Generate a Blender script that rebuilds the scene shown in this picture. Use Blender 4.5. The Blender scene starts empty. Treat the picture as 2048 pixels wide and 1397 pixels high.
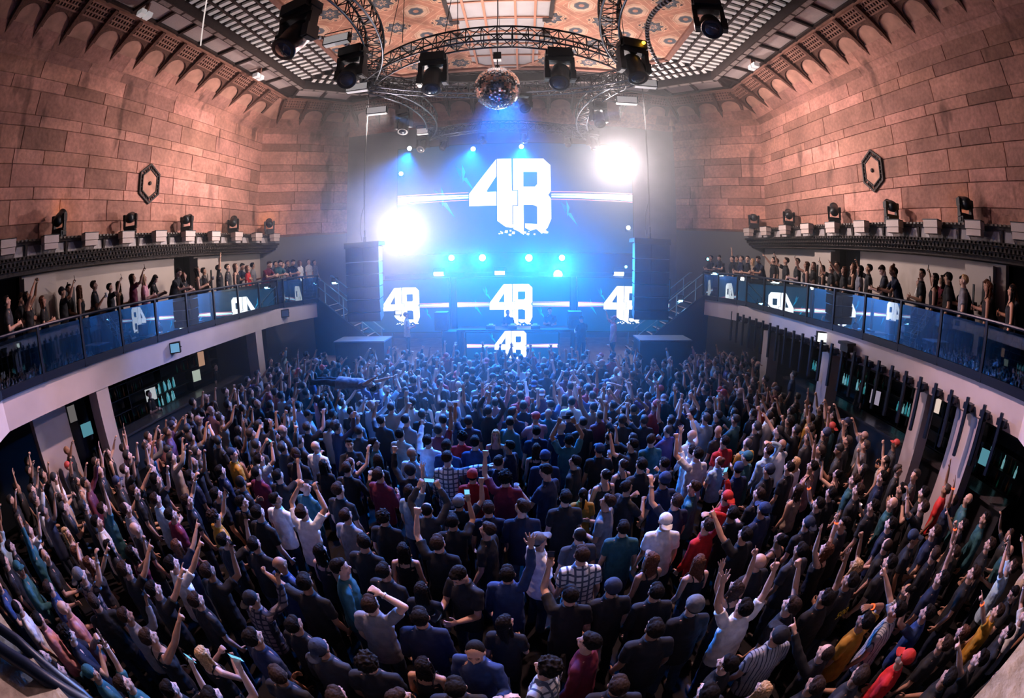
import bpy, math, random
import numpy as np
from mathutils import Vector, Matrix
random.seed(7); rng = np.random.default_rng(7)
PI = math.pi
SC = bpy.context.scene
COL = SC.collection
HC = 4.75          # camera height above the dance floor
XC = -0.6          # centre line of the room

# ------------------------------------------------------------------ helpers
class MB:
    """collects polygons for ONE mesh object"""
    def __init__(s): s.v=[]; s.f=[]; s.m=[]; s.c=[]
    def add(s, vs, fs, m=0, c=None):
        b=len(s.v); s.v+= [tuple(v) for v in vs]
        for f in fs: s.f.append([b+i for i in f]); s.m.append(m); s.c.append(c)
        return s
    def quad(s,a,b,c,d,m=0,col=None): return s.add([a,b,c,d],[(0,1,2,3)],m,col)
    def box(s, x0,x1,y0,y1,z0,z1, m=0, M=None, c=None):
        v=[Vector((x,y,z)) for z in (z0,z1) for y in (y0,y1) for x in (x0,x1)]
        if M is not None: v=[M@p for p in v]
        return s.add(v,[(0,2,3,1),(4,5,7,6),(0,1,5,4),(2,6,7,3),(0,4,6,2),(1,3,7,5)],m,c)
    def cbox(s,c,h,m=0,M=None,col=None):
        x,y,z=c;a,b,d=h
        return s.box(x-a,x+a,y-b,y+b,z-d,z+d,m,M,col)
    def prism(s, pts, z0, z1, m=0, M=None):
        n=len(pts); v=[Vector((p[0],p[1],z)) for z in (z0,z1) for p in pts]
        if M is not None: v=[M@p for p in v]
        return s.add(v,[tuple(range(n-1,-1,-1)),tuple(range(n,2*n))]+[(i,(i+1)%n,n+(i+1)%n,n+i) for i in range(n)],m)
    def tube(s, pts, r, seg=8, m=0, caps=True):
        pts=[Vector(p) for p in pts]; n=len(pts)
        rs=r if isinstance(r,(list,tuple)) else [r]*n
        up=None; b=len(s.v); fs=[]; vs=[]
        for i,p in enumerate(pts):
            t=(pts[min(i+1,n-1)]-pts[max(i-1,0)]).normalized()
            if up is None:
                up=Vector((0,0,1)) if abs(t.z)<.9 else Vector((1,0,0))
            a=(up-t*up.dot(t)).normalized(); bb=t.cross(a); up=a
            for k in range(seg):
                an=2*PI*k/seg; vs.append(p+(a*math.cos(an)+bb*math.sin(an))*rs[i])
        for i in range(n-1):
            for k in range(seg):
                fs.append((i*seg+k,(i+1)*seg+k,(i+1)*seg+(k+1)%seg,i*seg+(k+1)%seg))
        if caps: fs.append(tuple(range(seg))); fs.append(tuple((n-1)*seg+k for k in range(seg-1,-1,-1)))
        return s.add(vs,fs,m)
    def lathe(s, prof, seg=20, m=0, M=None):
        """prof: (radius,z) pairs round the z axis"""
        vs=[];fs=[];n=len(prof)
        for r,z in prof:
            for k in range(seg):
                a=2*PI*k/seg; p=Vector((r*math.cos(a),r*math.sin(a),z)); vs.append(M@p if M is not None else p)
        for i in range(n-1):
            for k in range(seg): fs.append((i*seg+k,i*seg+(k+1)%seg,(i+1)*seg+(k+1)%seg,(i+1)*seg+k))
        fs.append(tuple(range(seg-1,-1,-1))); fs.append(tuple((n-1)*seg+k for k in range(seg)))
        return s.add(vs,fs,m)
    def ell(s,c,r,seg=14,rings=9,m=0,M=None):
        vs=[];fs=[];c=Vector(c)
        for i in range(rings+1):
            th=PI*i/rings
            for k in range(seg):
                a=2*PI*k/seg
                p=c+Vector((r[0]*math.sin(th)*math.cos(a),r[1]*math.sin(th)*math.sin(a),r[2]*math.cos(th)))
                vs.append(M@p if M is not None else p)
        for i in range(rings):
            for k in range(seg): fs.append((i*seg+k,(i+1)*seg+k,(i+1)*seg+(k+1)%seg,i*seg+(k+1)%seg))
        return s.add(vs,fs,m)
    def mesh(s,name,mats=(),smooth=False):
        me=bpy.data.meshes.new(name); me.from_pydata(s.v,[],s.f)
        for mt in mats: me.materials.append(mt)
        if len(mats)>1: me.polygons.foreach_set('material_index',s.m)
        if any(c is not None for c in s.c):
            at=me.color_attributes.new('tint','FLOAT_COLOR','CORNER'); k=0
            data=[]
            for f,c in zip(s.f,s.c): data+= (list(c)+[1.0] if c is not None else [1,1,1,1])*len(f)
            at.data.foreach_set('color',data)
        if smooth: me.polygons.foreach_set('use_smooth',[True]*len(me.polygons))
        me.update(); return me
    def obj(s,name,mats,parent=None,smooth=False):
        if not isinstance(mats,(list,tuple)): mats=[mats]
        o=bpy.data.objects.new(name,s.mesh(name,mats,smooth)); COL.objects.link(o)
        if parent is not None: o.parent=parent
        return o

def tag(o,label=None,cat=None,group=None,kind=None):
    if label: o['label']=label
    if cat: o['category']=cat
    if group: o['group']=group
    if kind: o['kind']=kind
    return o
def struct(o,label=None): 
    o['kind']='structure'
    if label: o['label']=label
    return o
def empty(name,loc=(0,0,0),rz=0,**k):
    o=bpy.data.objects.new(name,None); o.location=loc; o.rotation_euler=(0,0,rz); o.empty_display_size=.1; COL.objects.link(o)
    return tag(o,k.get('label'),k.get('cat'),k.get('group'),k.get('kind'))
def copy_tree(o,parent=None):
    c=o.copy(); COL.objects.link(c)
    if parent is not None: c.parent=parent
    for ch in o.children: copy_tree(ch,c)
    return c
def L(d): return XC-d      # x of something d metres left of the centre line
def Rr(d): return XC+d

# ------------------------------------------------------------------ materials
def nodes(name):
    m=bpy.data.materials.new(name); m.use_nodes=True; nt=m.node_tree; nt.nodes.clear()
    out=nt.nodes.new('ShaderNodeOutputMaterial'); return m,nt,out
def N(nt,t,**k):
    n=nt.nodes.new(t)
    for a,b in k.items():
        if hasattr(n,a) and a not in('inputs',): setattr(n,a,b)
        else: n.inputs[a].default_value=b
    return n
def mat(name,col,rough=.6,metal=0.,noise=0.,nscale=8.,emis=None,estr=0.,bump=0.,spec=.5):
    m,nt,out=nodes(name); b=N(nt,'ShaderNodeBsdfPrincipled'); nt.links.new(b.outputs[0],out.inputs[0])
    b.inputs['Roughness'].default_value=rough; b.inputs['Metallic'].default_value=metal
    b.inputs['Specular IOR Level'].default_value=spec
    c=(*col,1)
    if noise or bump:
        tc=N(nt,'ShaderNodeTexCoord'); nz=N(nt,'ShaderNodeTexNoise'); nz.inputs['Scale'].default_value=nscale; nz.inputs['Detail'].default_value=4
        nt.links.new(tc.outputs['Object'],nz.inputs['Vector'])
        if noise:
            mx=N(nt,'ShaderNodeMixRGB',blend_type='MULTIPLY'); mx.inputs[0].default_value=1; mx.inputs[1].default_value=c
            mr=N(nt,'ShaderNodeMapRange'); mr.inputs['From Min'].default_value=.3; mr.inputs['From Max'].default_value=.7
            mr.inputs['To Min'].default_value=1-noise; mr.inputs['To Max'].default_value=1+noise*.4
            nt.links.new(nz.outputs[0],mr.inputs[0]); nt.links.new(mr.outputs[0],mx.inputs[2]); nt.links.new(mx.outputs[0],b.inputs['Base Color'])
        else: b.inputs['Base Color'].default_value=c
        if bump:
            bp=N(nt,'ShaderNodeBump'); bp.inputs['Strength'].default_value=bump; bp.inputs['Distance'].default_value=.02
            nt.links.new(nz.outputs[0],bp.inputs['Height']); nt.links.new(bp.outputs[0],b.inputs['Normal'])
    else: b.inputs['Base Color'].default_value=c
    if emis: b.inputs['Emission Color'].default_value=(*emis,1); b.inputs['Emission Strength'].default_value=estr
    return m
def emit(name,col,strength):
    m,nt,out=nodes(name); e=N(nt,'ShaderNodeEmission'); e.inputs[0].default_value=(*col,1); e.inputs[1].default_value=strength
    nt.links.new(e.outputs[0],out.inputs[0]); return m

def stone_mat():
    m,nt,out=nodes('sandstone blocks'); b=N(nt,'ShaderNodeBsdfPrincipled'); nt.links.new(b.outputs[0],out.inputs[0])
    b.inputs['Roughness'].default_value=.85
    at=N(nt,'ShaderNodeAttribute',attribute_name='tint'); tc=N(nt,'ShaderNodeTexCoord')
    n1=N(nt,'ShaderNodeTexNoise'); n1.inputs['Scale'].default_value=.75; n1.inputs['Detail'].default_value=6; n1.inputs['Roughness'].default_value=.62
    n2=N(nt,'ShaderNodeTexNoise'); n2.inputs['Scale'].default_value=9; n2.inputs['Detail'].default_value=5
    n3=N(nt,'ShaderNodeTexNoise'); n3.inputs['Scale'].default_value=1.4; n3.inputs['Detail'].default_value=3
    mp=N(nt,'ShaderNodeMapping'); mp.inputs['Scale'].default_value=(1,1,.28)
    nt.links.new(tc.outputs['Object'],mp.inputs[0]); nt.links.new(mp.outputs[0],n3.inputs[0])
    for n in(n1,n2): nt.links.new(tc.outputs['Object'],n.inputs[0])
    def mr(src,a,b_,c,d):
        r=N(nt,'ShaderNodeMapRange'); r.inputs[1].default_value=a;r.inputs[2].default_value=b_;r.inputs[3].default_value=c;r.inputs[4].default_value=d
        nt.links.new(src,r.inputs[0]); return r.outputs[0]
    def mul(a,bsock):
        x=N(nt,'ShaderNodeMixRGB',blend_type='MULTIPLY'); x.inputs[0].default_value=1; nt.links.new(a,x.inputs[1]); nt.links.new(bsock,x.inputs[2]); return x.outputs[0]
    c=mul(at.outputs['Color'],mr(n1.outputs[0],.3,.7,.62,1.22))
    c=mul(c,mr(n2.outputs[0],.3,.7,.78,1.16))
    c=mul(c,mr(n3.outputs[0],.60,.68,1.0,.50))     # dark damp stains
    nt.links.new(c,b.inputs['Base Color'])
    bp=N(nt,'ShaderNodeBump'); bp.inputs['Strength'].default_value=.5; bp.inputs['Distance'].default_value=.02
    nt.links.new(n2.outputs[0],bp.inputs['Height']); nt.links.new(bp.outputs[0],b.inputs['Normal'])
    return m

def painted_mat():
    """painted ceiling: staggered lattice of ringed medallions on a salmon ground"""
    m,nt,out=nodes('painted ceiling'); b=N(nt,'ShaderNodeBsdfPrincipled'); nt.links.new(b.outputs[0],out.inputs[0]); b.inputs['Roughness'].default_value=.8
    tc=N(nt,'ShaderNodeTexCoord'); sx=N(nt,'ShaderNodeSeparateXYZ'); nt.links.new(tc.outputs['Object'],sx.inputs[0])
    def M(op,a,b_=None,c=None):
        n=N(nt,'ShaderNodeMath',operation=op)
        for i,v in enumerate((a,b_,c)):
            if v is None: continue
            if hasattr(v,'is_linked') or not isinstance(v,(int,float)): nt.links.new(v,n.inputs[i])
            else: n.inputs[i].default_value=v
        return n.outputs[0]
    def cell(ox,oy):
        u=M('SUBTRACT',M('FRACT',M('DIVIDE',M('SUBTRACT',sx.outputs[0],ox),1.66)),.5)
        v=M('SUBTRACT',M('FRACT',M('DIVIDE',M('SUBTRACT',sx.outputs[1],oy),1.73)),.5)
        au=M('ABSOLUTE',u); av=M('ABSOLUTE',v)
        r=M('SQRT',M('ADD',M('MULTIPLY',u,u),M('MULTIPLY',v,v)))
        oc=M('MAXIMUM',M('MAXIMUM',au,av),M('MULTIPLY',M('ADD',au,av),.7071))   # octagon
        an=M('ARCTAN2',v,u)
        return r,oc,an,au,av
    rA,oA,aA,_,_=cell(-3.99-.83,10.77-.865); rB,oB,aB,_,_=cell(-3.13-.83,11.6-.865)
    star=M('ADD',oA,M('MULTIPLY',M('COSINE',M('MULTIPLY',aA,8)),.022))
    def ramp(src,stops):
        r=N(nt,'ShaderNodeValToRGB'); r.color_ramp.interpolation='CONSTANT'; e=r.color_ramp.elements
        e[0].position=0; e[0].color=(*stops[0][1],1); e[1].position=stops[1][0]; e[1].color=(*stops[1][1],1)
        for p,c in stops[2:]: x=e.new(p); x.color=(*c,1)
        nt.links.new(src,r.inputs[0]); return r.outputs[0]
    g=(.55,.24,.15); tan=(.70,.42,.27); dk=(.055,.05,.06); bl=(.10,.11,.13); lt=(.75,.48,.33)
    cA=ramp(star,[(0,bl),(.045,tan),(.075,bl),(.15,dk),(.185,tan),(.215,(.42,.18,.11)),(.235,tan),(.262,g)])
    cB=ramp(oB,[(0,(.6,.28,.18)),(.05,bl),(.115,(.2,.17,.16)),(.135,lt),(.2,(.62,.33,.21)),(.225,lt),(.243,g)])
    pick=N(nt,'ShaderNodeMixRGB'); nt.links.new(M('LESS_THAN',oB,oA),pick.inputs[0]); nt.links.new(cA,pick.inputs[1]); nt.links.new(cB,pick.inputs[2])
    # interlaced arcs between the medallions
    wv=M('ABSOLUTE',M('SINE',M('MULTIPLY',M('SUBTRACT',rA,rB),16)))
    arc=N(nt,'ShaderNodeMixRGB'); arc.blend_type='MIX'
    far=M('MULTIPLY',M('GREATER_THAN',M('MINIMUM',oA,oB),.262),M('LESS_THAN',wv,.16))
    nt.links.new(far,arc.inputs[0]); nt.links.new(pick.outputs[0],arc.inputs[1]); arc.inputs[2].default_value=(.78,.45,.29,1)
    # small dark flowers at cell corners
    rc,oc,_,_,_=cell(-3.99-.83+.83*.52,10.77-.865); rd,od,_,_,_=cell(-3.99-.83-.83*.52+1.66,10.77-.865)
    re,oe,_,_,_=cell(-3.99-.83,10.77-.865+.865*.5)
    sm=M('LESS_THAN',M('MINIMUM',M('MINIMUM',rc,rd),re),.035)
    fl=N(nt,'ShaderNodeMixRGB'); nt.links.new(M('MULTIPLY',sm,M('GREATER_THAN',M('MINIMUM',oA,oB),.25)),fl.inputs[0]); nt.links.new(arc.outputs[0],fl.inputs[1]); fl.inputs[2].default_value=(.07,.05,.05,1)
    nz=N(nt,'ShaderNodeTexNoise'); nz.inputs['Scale'].default_value=3; nz.inputs['Detail'].default_value=5; nt.links.new(tc.outputs['Object'],nz.inputs[0])
    mr=N(nt,'ShaderNodeMapRange'); mr.inputs[1].default_value=.3;mr.inputs[2].default_value=.7;mr.inputs[3].default_value=.7;mr.inputs[4].default_value=1.15; nt.links.new(nz.outputs[0],mr.inputs[0])
    mx=N(nt,'ShaderNodeMixRGB',blend_type='MULTIPLY'); mx.inputs[0].default_value=1; nt.links.new(fl.outputs[0],mx.inputs[1]); nt.links.new(mr.outputs[0],mx.inputs[2])
    nt.links.new(mx.outputs[0],b.inputs['Base Color']); return m

def glass_mat():
    m,nt,out=nodes('tinted balustrade glass')
    tr=N(nt,'ShaderNodeBsdfTransparent'); tr.inputs[0].default_value=(.13,.26,.42,1)
    gl=N(nt,'ShaderNodeBsdfGlossy'); gl.inputs['Roughness'].default_value=.015; gl.inputs[0].default_value=(.85,.95,1,1)
    lw=N(nt,'ShaderNodeLayerWeight'); lw.inputs[0].default_value=.35
    mr=N(nt,'ShaderNodeMapRange'); mr.inputs[1].default_value=0;mr.inputs[2].default_value=1;mr.inputs[3].default_value=.10;mr.inputs[4].default_value=.75
    nt.links.new(lw.outputs['Fresnel'],mr.inputs[0])
    mx=N(nt,'ShaderNodeMixShader'); nt.links.new(mr.outputs[0],mx.inputs[0]); nt.links.new(tr.outputs[0],mx.inputs[1]); nt.links.new(gl.outputs[0],mx.inputs[2]); nt.links.new(mx.outputs[0],out.inputs[0])
    return m
def objcol_mat(name,rough=.8,noise=.25,nscale=30,attr=False,spec=.3,stripes=False,sss=0.):
    """colour comes from the object's own colour: one fabric/skin/hair recipe for many wearers"""
    m,nt,out=nodes(name); b=N(nt,'ShaderNodeBsdfPrincipled'); nt.links.new(b.outputs[0],out.inputs[0])
    b.inputs['Roughness'].default_value=rough; b.inputs['Specular IOR Level'].default_value=spec
    oi=N(nt,'ShaderNodeObjectInfo'); tc=N(nt,'ShaderNodeTexCoord'); nz=N(nt,'ShaderNodeTexNoise'); nz.inputs['Scale'].default_value=nscale; nz.inputs['Detail'].default_value=3
    nt.links.new(tc.outputs['Object'],nz.inputs[0])
    mr=N(nt,'ShaderNodeMapRange'); mr.inputs[1].default_value=.3;mr.inputs[2].default_value=.7;mr.inputs[3].default_value=1-noise;mr.inputs[4].default_value=1+noise*.5; nt.links.new(nz.outputs[0],mr.inputs[0])
    mx=N(nt,'ShaderNodeMixRGB',blend_type='MULTIPLY'); mx.inputs[0].default_value=1; nt.links.new(oi.outputs['Color'],mx.inputs[1]); nt.links.new(mr.outputs[0],mx.inputs[2])
    c=mx.outputs[0]
    if attr:
        at=N(nt,'ShaderNodeAttribute',attribute_name='paint'); m2=N(nt,'ShaderNodeMixRGB',blend_type='MULTIPLY'); m2.inputs[0].default_value=1
        nt.links.new(c,m2.inputs[1]); nt.links.new(at.outputs['Color'],m2.inputs[2]); c=m2.outputs[0]
    if stripes:   # checked cloth
        sx=N(nt,'ShaderNodeSeparateXYZ'); nt.links.new(tc.outputs['Object'],sx.inputs[0])
        def band(o,per,th):
            a=N(nt,'ShaderNodeMath',operation='MULTIPLY'); a.inputs[1].default_value=per; nt.links.new(o,a.inputs[0])
            f=N(nt,'ShaderNodeMath',operation='FRACT'); nt.links.new(a.outputs[0],f.inputs[0])
            g=N(nt,'ShaderNodeMath',operation='LESS_THAN'); g.inputs[1].default_value=th; nt.links.new(f.outputs[0],g.inputs[0]); return g.outputs[0]
        if stripes=='pin': k=band(sx.outputs[0],28,.25)
        else:
            mm=N(nt,'ShaderNodeMath',operation='MAXIMUM'); nt.links.new(band(sx.outputs[0],13,.3),mm.inputs[0]); nt.links.new(band(sx.outputs[2],13,.3),mm.inputs[1]); k=mm.outputs[0]
        m3=N(nt,'ShaderNodeMixRGB',blend_type='MULTIPLY'); nt.links.new(k,m3.inputs[0]); nt.links.new(c,m3.inputs[1]); m3.inputs[2].default_value=(.12,.15,.22,1); c=m3.outputs[0]
    nt.links.new(c,b.inputs['Base Color'])
    bp=N(nt,'ShaderNodeBump'); bp.inputs['Strength'].default_value=.25; bp.inputs['Distance'].default_value=.01
    nt.links.new(nz.outputs[0],bp.inputs['Height']); nt.links.new(bp.outputs[0],b.inputs['Normal'])
    return m

STONE=stone_mat(); PAINTED=painted_mat(); GLASS=glass_mat()
BLACK=mat('black metal',(.012,.012,.014),.45,.3); BLACKP=mat('black plastic',(.010,.010,.012),.4)
ALU=mat('truss aluminium',(.10,.11,.13),.35,.9); SHINY=mat('bright aluminium',(.6,.62,.66),.25,1.)
PLASTER=mat('pale plaster',(.55,.47,.50),.75,0,.10,1.5); BEIGE=mat('beige wall paint',(.48,.40,.36),.8,0,.08,1.2)
BROWN=mat('brown fretwork',(.13,.05,.032),.8,0,.5,14); DKBROWN=mat('dark bronze',(.030,.015,.013),.7,0,.4,10)
COVE=mat('cove stone',(.52,.26,.19),.85,0,.3,2.5,bump=.4); TRIMS=mat('salmon moulding',(.30,.135,.095),.75,0,.25,5)
LAY=mat('frosted laylight',(.85,.82,.78),.55,0,.12,3); LAYP=mat('ribbed pale panel',(.50,.42,.40),.6,0,.1,20); RIB=mat('copper rib',(.55,.24,.15),.6)
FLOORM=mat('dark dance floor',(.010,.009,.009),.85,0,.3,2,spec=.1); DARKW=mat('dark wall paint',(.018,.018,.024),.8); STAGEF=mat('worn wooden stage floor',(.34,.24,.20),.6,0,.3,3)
DECK=mat('mezzanine deck',(.05,.045,.045),.7); CONC=mat('worn concrete',(.50,.45,.42),.9,0,.5,9,bump=.6)
NAVYM=mat('blue-black painted steel',(.006,.012,.032),.4,.3); SPK=mat('speaker grille',(.018,.020,.026),.6,0,.3,60)
ORN=mat('dark carved stone',(.045,.03,.028),.8,0,.5,18)

# ------------------------------------------------------------------ camera (15 mm full-frame fisheye held at the front edge of the rear mezzanine)
def setup_camera():
    pi_,ya,ro=0.20743114,0.02721913,0.00924224
    Rx=Matrix.Rotation(-pi_,3,'X'); Ry=Matrix.Rotation(ro,3,'Y'); Rz=Matrix.Rotation(ya,3,'Z')
    R=Rz@Rx@Ry
    right=R@Vector((1,0,0)); fwd=R@Vector((0,1,0)); up=R@Vector((0,0,1))
    cam=bpy.data.cameras.new('camera'); o=bpy.data.objects.new('camera',cam); COL.objects.link(o)
    M=Matrix((right,up,-fwd)).transposed().to_4x4(); M.translation=Vector((0,0,HC)); o.matrix_world=M
    cam.type='PANO'; cam.panorama_type='FISHEYE_EQUISOLID'
    cam.sensor_fit='HORIZONTAL'; cam.sensor_width=36
    cam.fisheye_lens=875/2048*36; cam.fisheye_fov=math.radians(190)
    cam.clip_start=.05; cam.clip_end=200
    SC.camera=o
setup_camera()

# ------------------------------------------------------------------ room shell
ZT=12.75
COURSES=[6.40,6.92,7.55,7.88,8.48,8.88,9.50,9.83,10.52,10.90,11.42]
def block_tint():
    k=random.choice([.68,.82,.94,1,1.06,1.16,1.28])*random.uniform(.95,1.05)
    return (.47*k,.215*k*random.uniform(.98,1.02),.165*k*random.uniform(.96,1.04))
def stone_wall(name,p0,p1,inward,label):
    """p0,p1 plan points (x,y); blocks stand proud of a dark joint plane"""
    b=MB(); p0=Vector((*p0,0)); p1=Vector((*p1,0)); Lh=(p1-p0).length; t=(p1-p0)/Lh; n=Vector((*inward,0)).normalized()
    def pt(s,z,o): q=p0+t*s+n*o; return (q.x,q.y,z)
    b.box(0,0,0,0,0,0) if False else None
    for (a,c) in ((-.25,0),):
        v=[pt(0,6.3,a),pt(Lh,6.3,a),pt(Lh,11.5,a),pt(0,11.5,a),pt(0,6.3,c),pt(Lh,6.3,c),pt(Lh,11.5,c),pt(0,11.5,c)]
        b.add(v,[(0,1,2,3),(4,5,6,7),(0,1,5,4),(3,2,6,7),(0,4,7,3),(1,5,6,2)],0,(.22,.10,.075))
    for i in range(len(COURSES)-1):
        z0,z1=COURSES[i],COURSES[i+1]; tall=(z1-z0)>.45; s=-random.uniform(0,1.2)
        while s<Lh:
            w=random.uniform(1.6,3.0) if tall else random.uniform(1.1,2.3)
            a,e=max(s,0)+.006,min(s+w,Lh)-.006; s+=w
            if e-a<.05: continue
            o=.035+random.uniform(-.004,.004) if tall else .045+random.uniform(-.004,.004); g=.004; ch=.009
            v=[pt(a,z0+g,0),pt(e,z0+g,0),pt(e,z1-g,0),pt(a,z1-g,0),pt(a+ch,z0+g+ch,o),pt(e-ch,z0+g+ch,o),pt(e-ch,z1-g-ch,o),pt(a+ch,z1-g-ch,o)]
            b.add(v,[(4,5,6,7),(0,1,5,4),(1,2,6,5),(2,3,7,6),(3,0,4,7)],0,block_tint())
    return struct(b.obj(name,STONE),label)
YN=-5.0; YC=17.2; YB=20.5
stone_wall('wall_left',(L(11.4),YN),(L(11.4),YC),(1,0),'salmon sandstone block wall above the left balcony')
stone_wall('wall_right',(Rr(11.4),YC),(Rr(11.4),YN),(-1,0),'salmon sandstone block wall above the right balcony')
stone_wall('wall_back_left',(L(11.4),YC),(L(8.1),YB),(1,-1),'angled stone wall between left wall and stage')
stone_wall('wall_back_right',(Rr(8.1),YB),(Rr(11.4),YC),(-1,-1),'angled stone wall between right wall and stage')
b=MB(); b.box(L(8.1),Rr(8.1),YB,YB+.3,0,ZT); struct(b.obj('wall_back',mat('grey back wall',(.11,.10,.105),.9,0,.2,1.5)),'grey wall behind the stage and big screen')
b=MB(); b.box(L(12),Rr(12),YN-.3,YN,0,ZT); struct(b.obj('wall_rear',DARKW),'dark wall behind the rear mezzanine')

for s,nm in((-1,'left'),(1,'right')):
    b=MB(); q=[(XC+s*11.4,YC),(XC+s*8.1,YB),(XC+s*8.1,YB+.25),(XC+s*11.6,YC+.2)]
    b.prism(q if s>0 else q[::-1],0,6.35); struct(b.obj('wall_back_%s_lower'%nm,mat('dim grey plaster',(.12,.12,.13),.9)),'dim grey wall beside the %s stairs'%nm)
# cove with arcade of brackets
def cove(name,p0,p1,inward,bays,s0=0.0,label=''):
    """sloping cove from (wall,11.42) to (trim,12.75); built along p0->p1 at the wall plane; mitred by di0/di1"""
    p0=Vector((*p0,0)); p1=Vector((*p1,0)); Lh=(p1-p0).length; t=(p1-p0)/Lh; n=Vector((*inward,0)).normalized()
    D=1.6; H=ZT-11.42
    def S(s,u,o=0.0):      # u 0..1 up the slope, o outwards from the surface
        uu=u; prof_d=D*(uu**1.15); prof_z=H*(uu**.9)
        q=p0+t*s+n*(prof_d+o*.65); return (q.x,q.y,11.42+prof_z-o*.76)
    b=MB(); K=10
    mit0,mit1=cove.mit
    for k in range(K):
        u0,u1=k/K,(k+1)/K
        a0,a1=mit0*D*(u0**1.15),mit0*D*(u1**1.15); c0,c1=Lh-mit1*D*(u0**1.15),Lh-mit1*D*(u1**1.15)
        b.quad(S(a0,u0),S(c0,u0),S(c1,u1),S(a1,u1),0)
    for (u0,u1) in ((.0,.16),(.165,.42)):
        s=-random.uniform(0,1)
        while s<Lh:
            w=random.uniform(1.2,2.4); lo=mit0*D*(u1**1.15); hi=Lh-mit1*D*(u1**1.15); a=max(s,lo)+.006; e=min(s+w,hi)-.006; s+=w
            if e-a<.1: continue
            for q in range(3):
                ua=u0+(u1-u0)*q/3; ub=u0+(u1-u0)*(q+1)/3; b.quad(S(a,ua,.03),S(e,ua,.03),S(e,ub,.03),S(a,ub,.03),4,block_tint() if q==0 else b.c[-1])
    # bays
    P=1.165; UT=.38; UA=.70; U1=.985
    nb=bays; hw=P/2-.12
    for i in range(nb):
        c=s0+i*P
        # arch spandrel, samples across
        xs=[-P/2,-hw-.001]+[hw*math.sin(x) for x in np.linspace(-PI/2,PI/2,13)]+[hw+.001,P/2]
        pr=[]
        for x in xs:
            if abs(x)>hw: ub=UT+.06
            else: ub=UA-.17+.17*math.sqrt(max(0,1-(x/hw)**2)) if abs(x)<hw*.999 else UA-.17
            pr.append((c+x,ub))
        for (x0,ua),(x1,ub) in zip(pr[:-1],pr[1:]):
            b.quad(S(x0,ua,.07),S(x1,ub,.07),S(x1,U1,.07),S(x0,U1,.07),3)
            b.quad(S(x0,ua,0),S(x1,ub,0),S(x1,ub,.07),S(x0,ua,.07),2)
        # fretwork ribs
        for j in range(9):
            x=c-P/2+P*(j+.5)/9
            b.add([S(x-.025,UA+.05,.07),S(x+.025,UA+.05,.07),S(x+.025,U1,.07),S(x-.025,U1,.07),S(x-.025,UA+.05,.11),S(x+.025,UA+.05,.11),S(x+.025,U1,.11),S(x-.025,U1,.11)],[(4,5,6,7),(0,1,5,4),(0,4,7,3),(1,2,6,5)],1)
        for uu in (.76,.83,.90,.965):
            b.add([S(c-P/2,uu-.012,.07),S(c+P/2,uu-.012,.07),S(c+P/2,uu+.012,.07),S(c-P/2,uu+.012,.07),S(c-P/2,uu-.012,.115),S(c+P/2,uu-.012,.115),S(c+P/2,uu+.012,.115),S(c-P/2,uu+.012,.115)],[(4,5,6,7),(0,1,5,4),(3,2,6,7)],1)
        # bracket between bays: pointed wedge
        x=c-P/2; w=.085
        b.add([S(x,UT-.14,.02),S(x-w,UT,0),S(x+w,UT,0),S(x-w,U1,.10),S(x+w,U1,.10),S(x-w*.6,UT+.02,.10),S(x+w*.6,UT+.02,.10),S(x-w*.8,U1,.26),S(x+w*.8,U1,.26)],
              [(0,1,5),(0,5,6),(0,6,2),(1,3,7,5),(2,6,8,4),(5,7,8,6)],3)
    return struct(b.obj(name,[COVE,TRIMS,DKBROWN,BROWN,STONE]),label)
T22=math.tan(PI/8)
cove.mit=(0,T22); cove('trim_1',(L(11.4),YN),(L(11.4),YC),(1,0),18,s0=(2.10-YN)-6*1.165+.58,label='arcaded cove with brown pointed brackets, left side')
cove.mit=(T22,0); cove('trim_2',(Rr(11.4),YC),(Rr(11.4),YN),(-1,0),18,s0=1.0,label='arcaded cove with brown pointed brackets, right side')
cove.mit=(T22,T22)
cove('trim_3',(L(11.4),YC),(L(8.1),YB),(1,-1),3,s0=1.2,label='arcaded cove on the angled wall left of stage')
cove('trim_4',(Rr(8.1),YB),(Rr(11.4),YC),(-1,-1),3,s0=1.2,label='arcaded cove on the angled wall right of stage')
cove('trim_5',(L(8.1),YB),(Rr(8.1),YB),(0,-1),13,s0=1.2,label='arcaded cove above the stage back wall')

# ceiling rings: polygons given by half width d and far y, with 45 degree-ish far corners
def ring(d,yf,cut): return [(L(d),YN),(L(d),yf-cut),(L(d-cut),yf),(Rr(d-cut),yf),(Rr(d),yf-cut),(Rr(d),YN)]
RT=ring(9.8,18.9,2.36); RBm=ring(8.4,17.5,1.95); RP=ring(6.1,16.6,1.8)
def band(b,A,B,z,m=0):
    for i in range(len(A)-1): b.quad((*A[i],z),(*A[i+1],z),(*B[i+1],z),(*B[i],z),m)
# outer moulding
def rail(b,A,w,z0,z1,m=0):
    for i in range(len(A)-1):
        p=Vector((*A[i],0));q=Vector((*A[i+1],0)); t=(q-p).normalized(); n=Vector((t.y,-t.x,0))*w
        p-=t*w*.41;q+=t*w*.41
        b.add([(*(p-n).xy,z0),(*(q-n).xy,z0),(*(q+n).xy,z0),(*(p+n).xy,z0),(*(p-n).xy,z1),(*(q-n).xy,z1),(*(q+n).xy,z1),(*(p+n).xy,z1)],[(3,2,1,0),(4,5,6,7),(0,1,5,4),(1,2,6,5),(2,3,7,6),(3,0,4,7)],m)
b=MB(); rail(b,RT,.10,ZT-.12,ZT+.1); rail(b,ring(9.62,18.72,2.3),.05,ZT-.06,ZT+.1,1); struct(b.obj('trim_6',[TRIMS,DKBROWN]),'salmon moulding round the ceiling edge')
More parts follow.
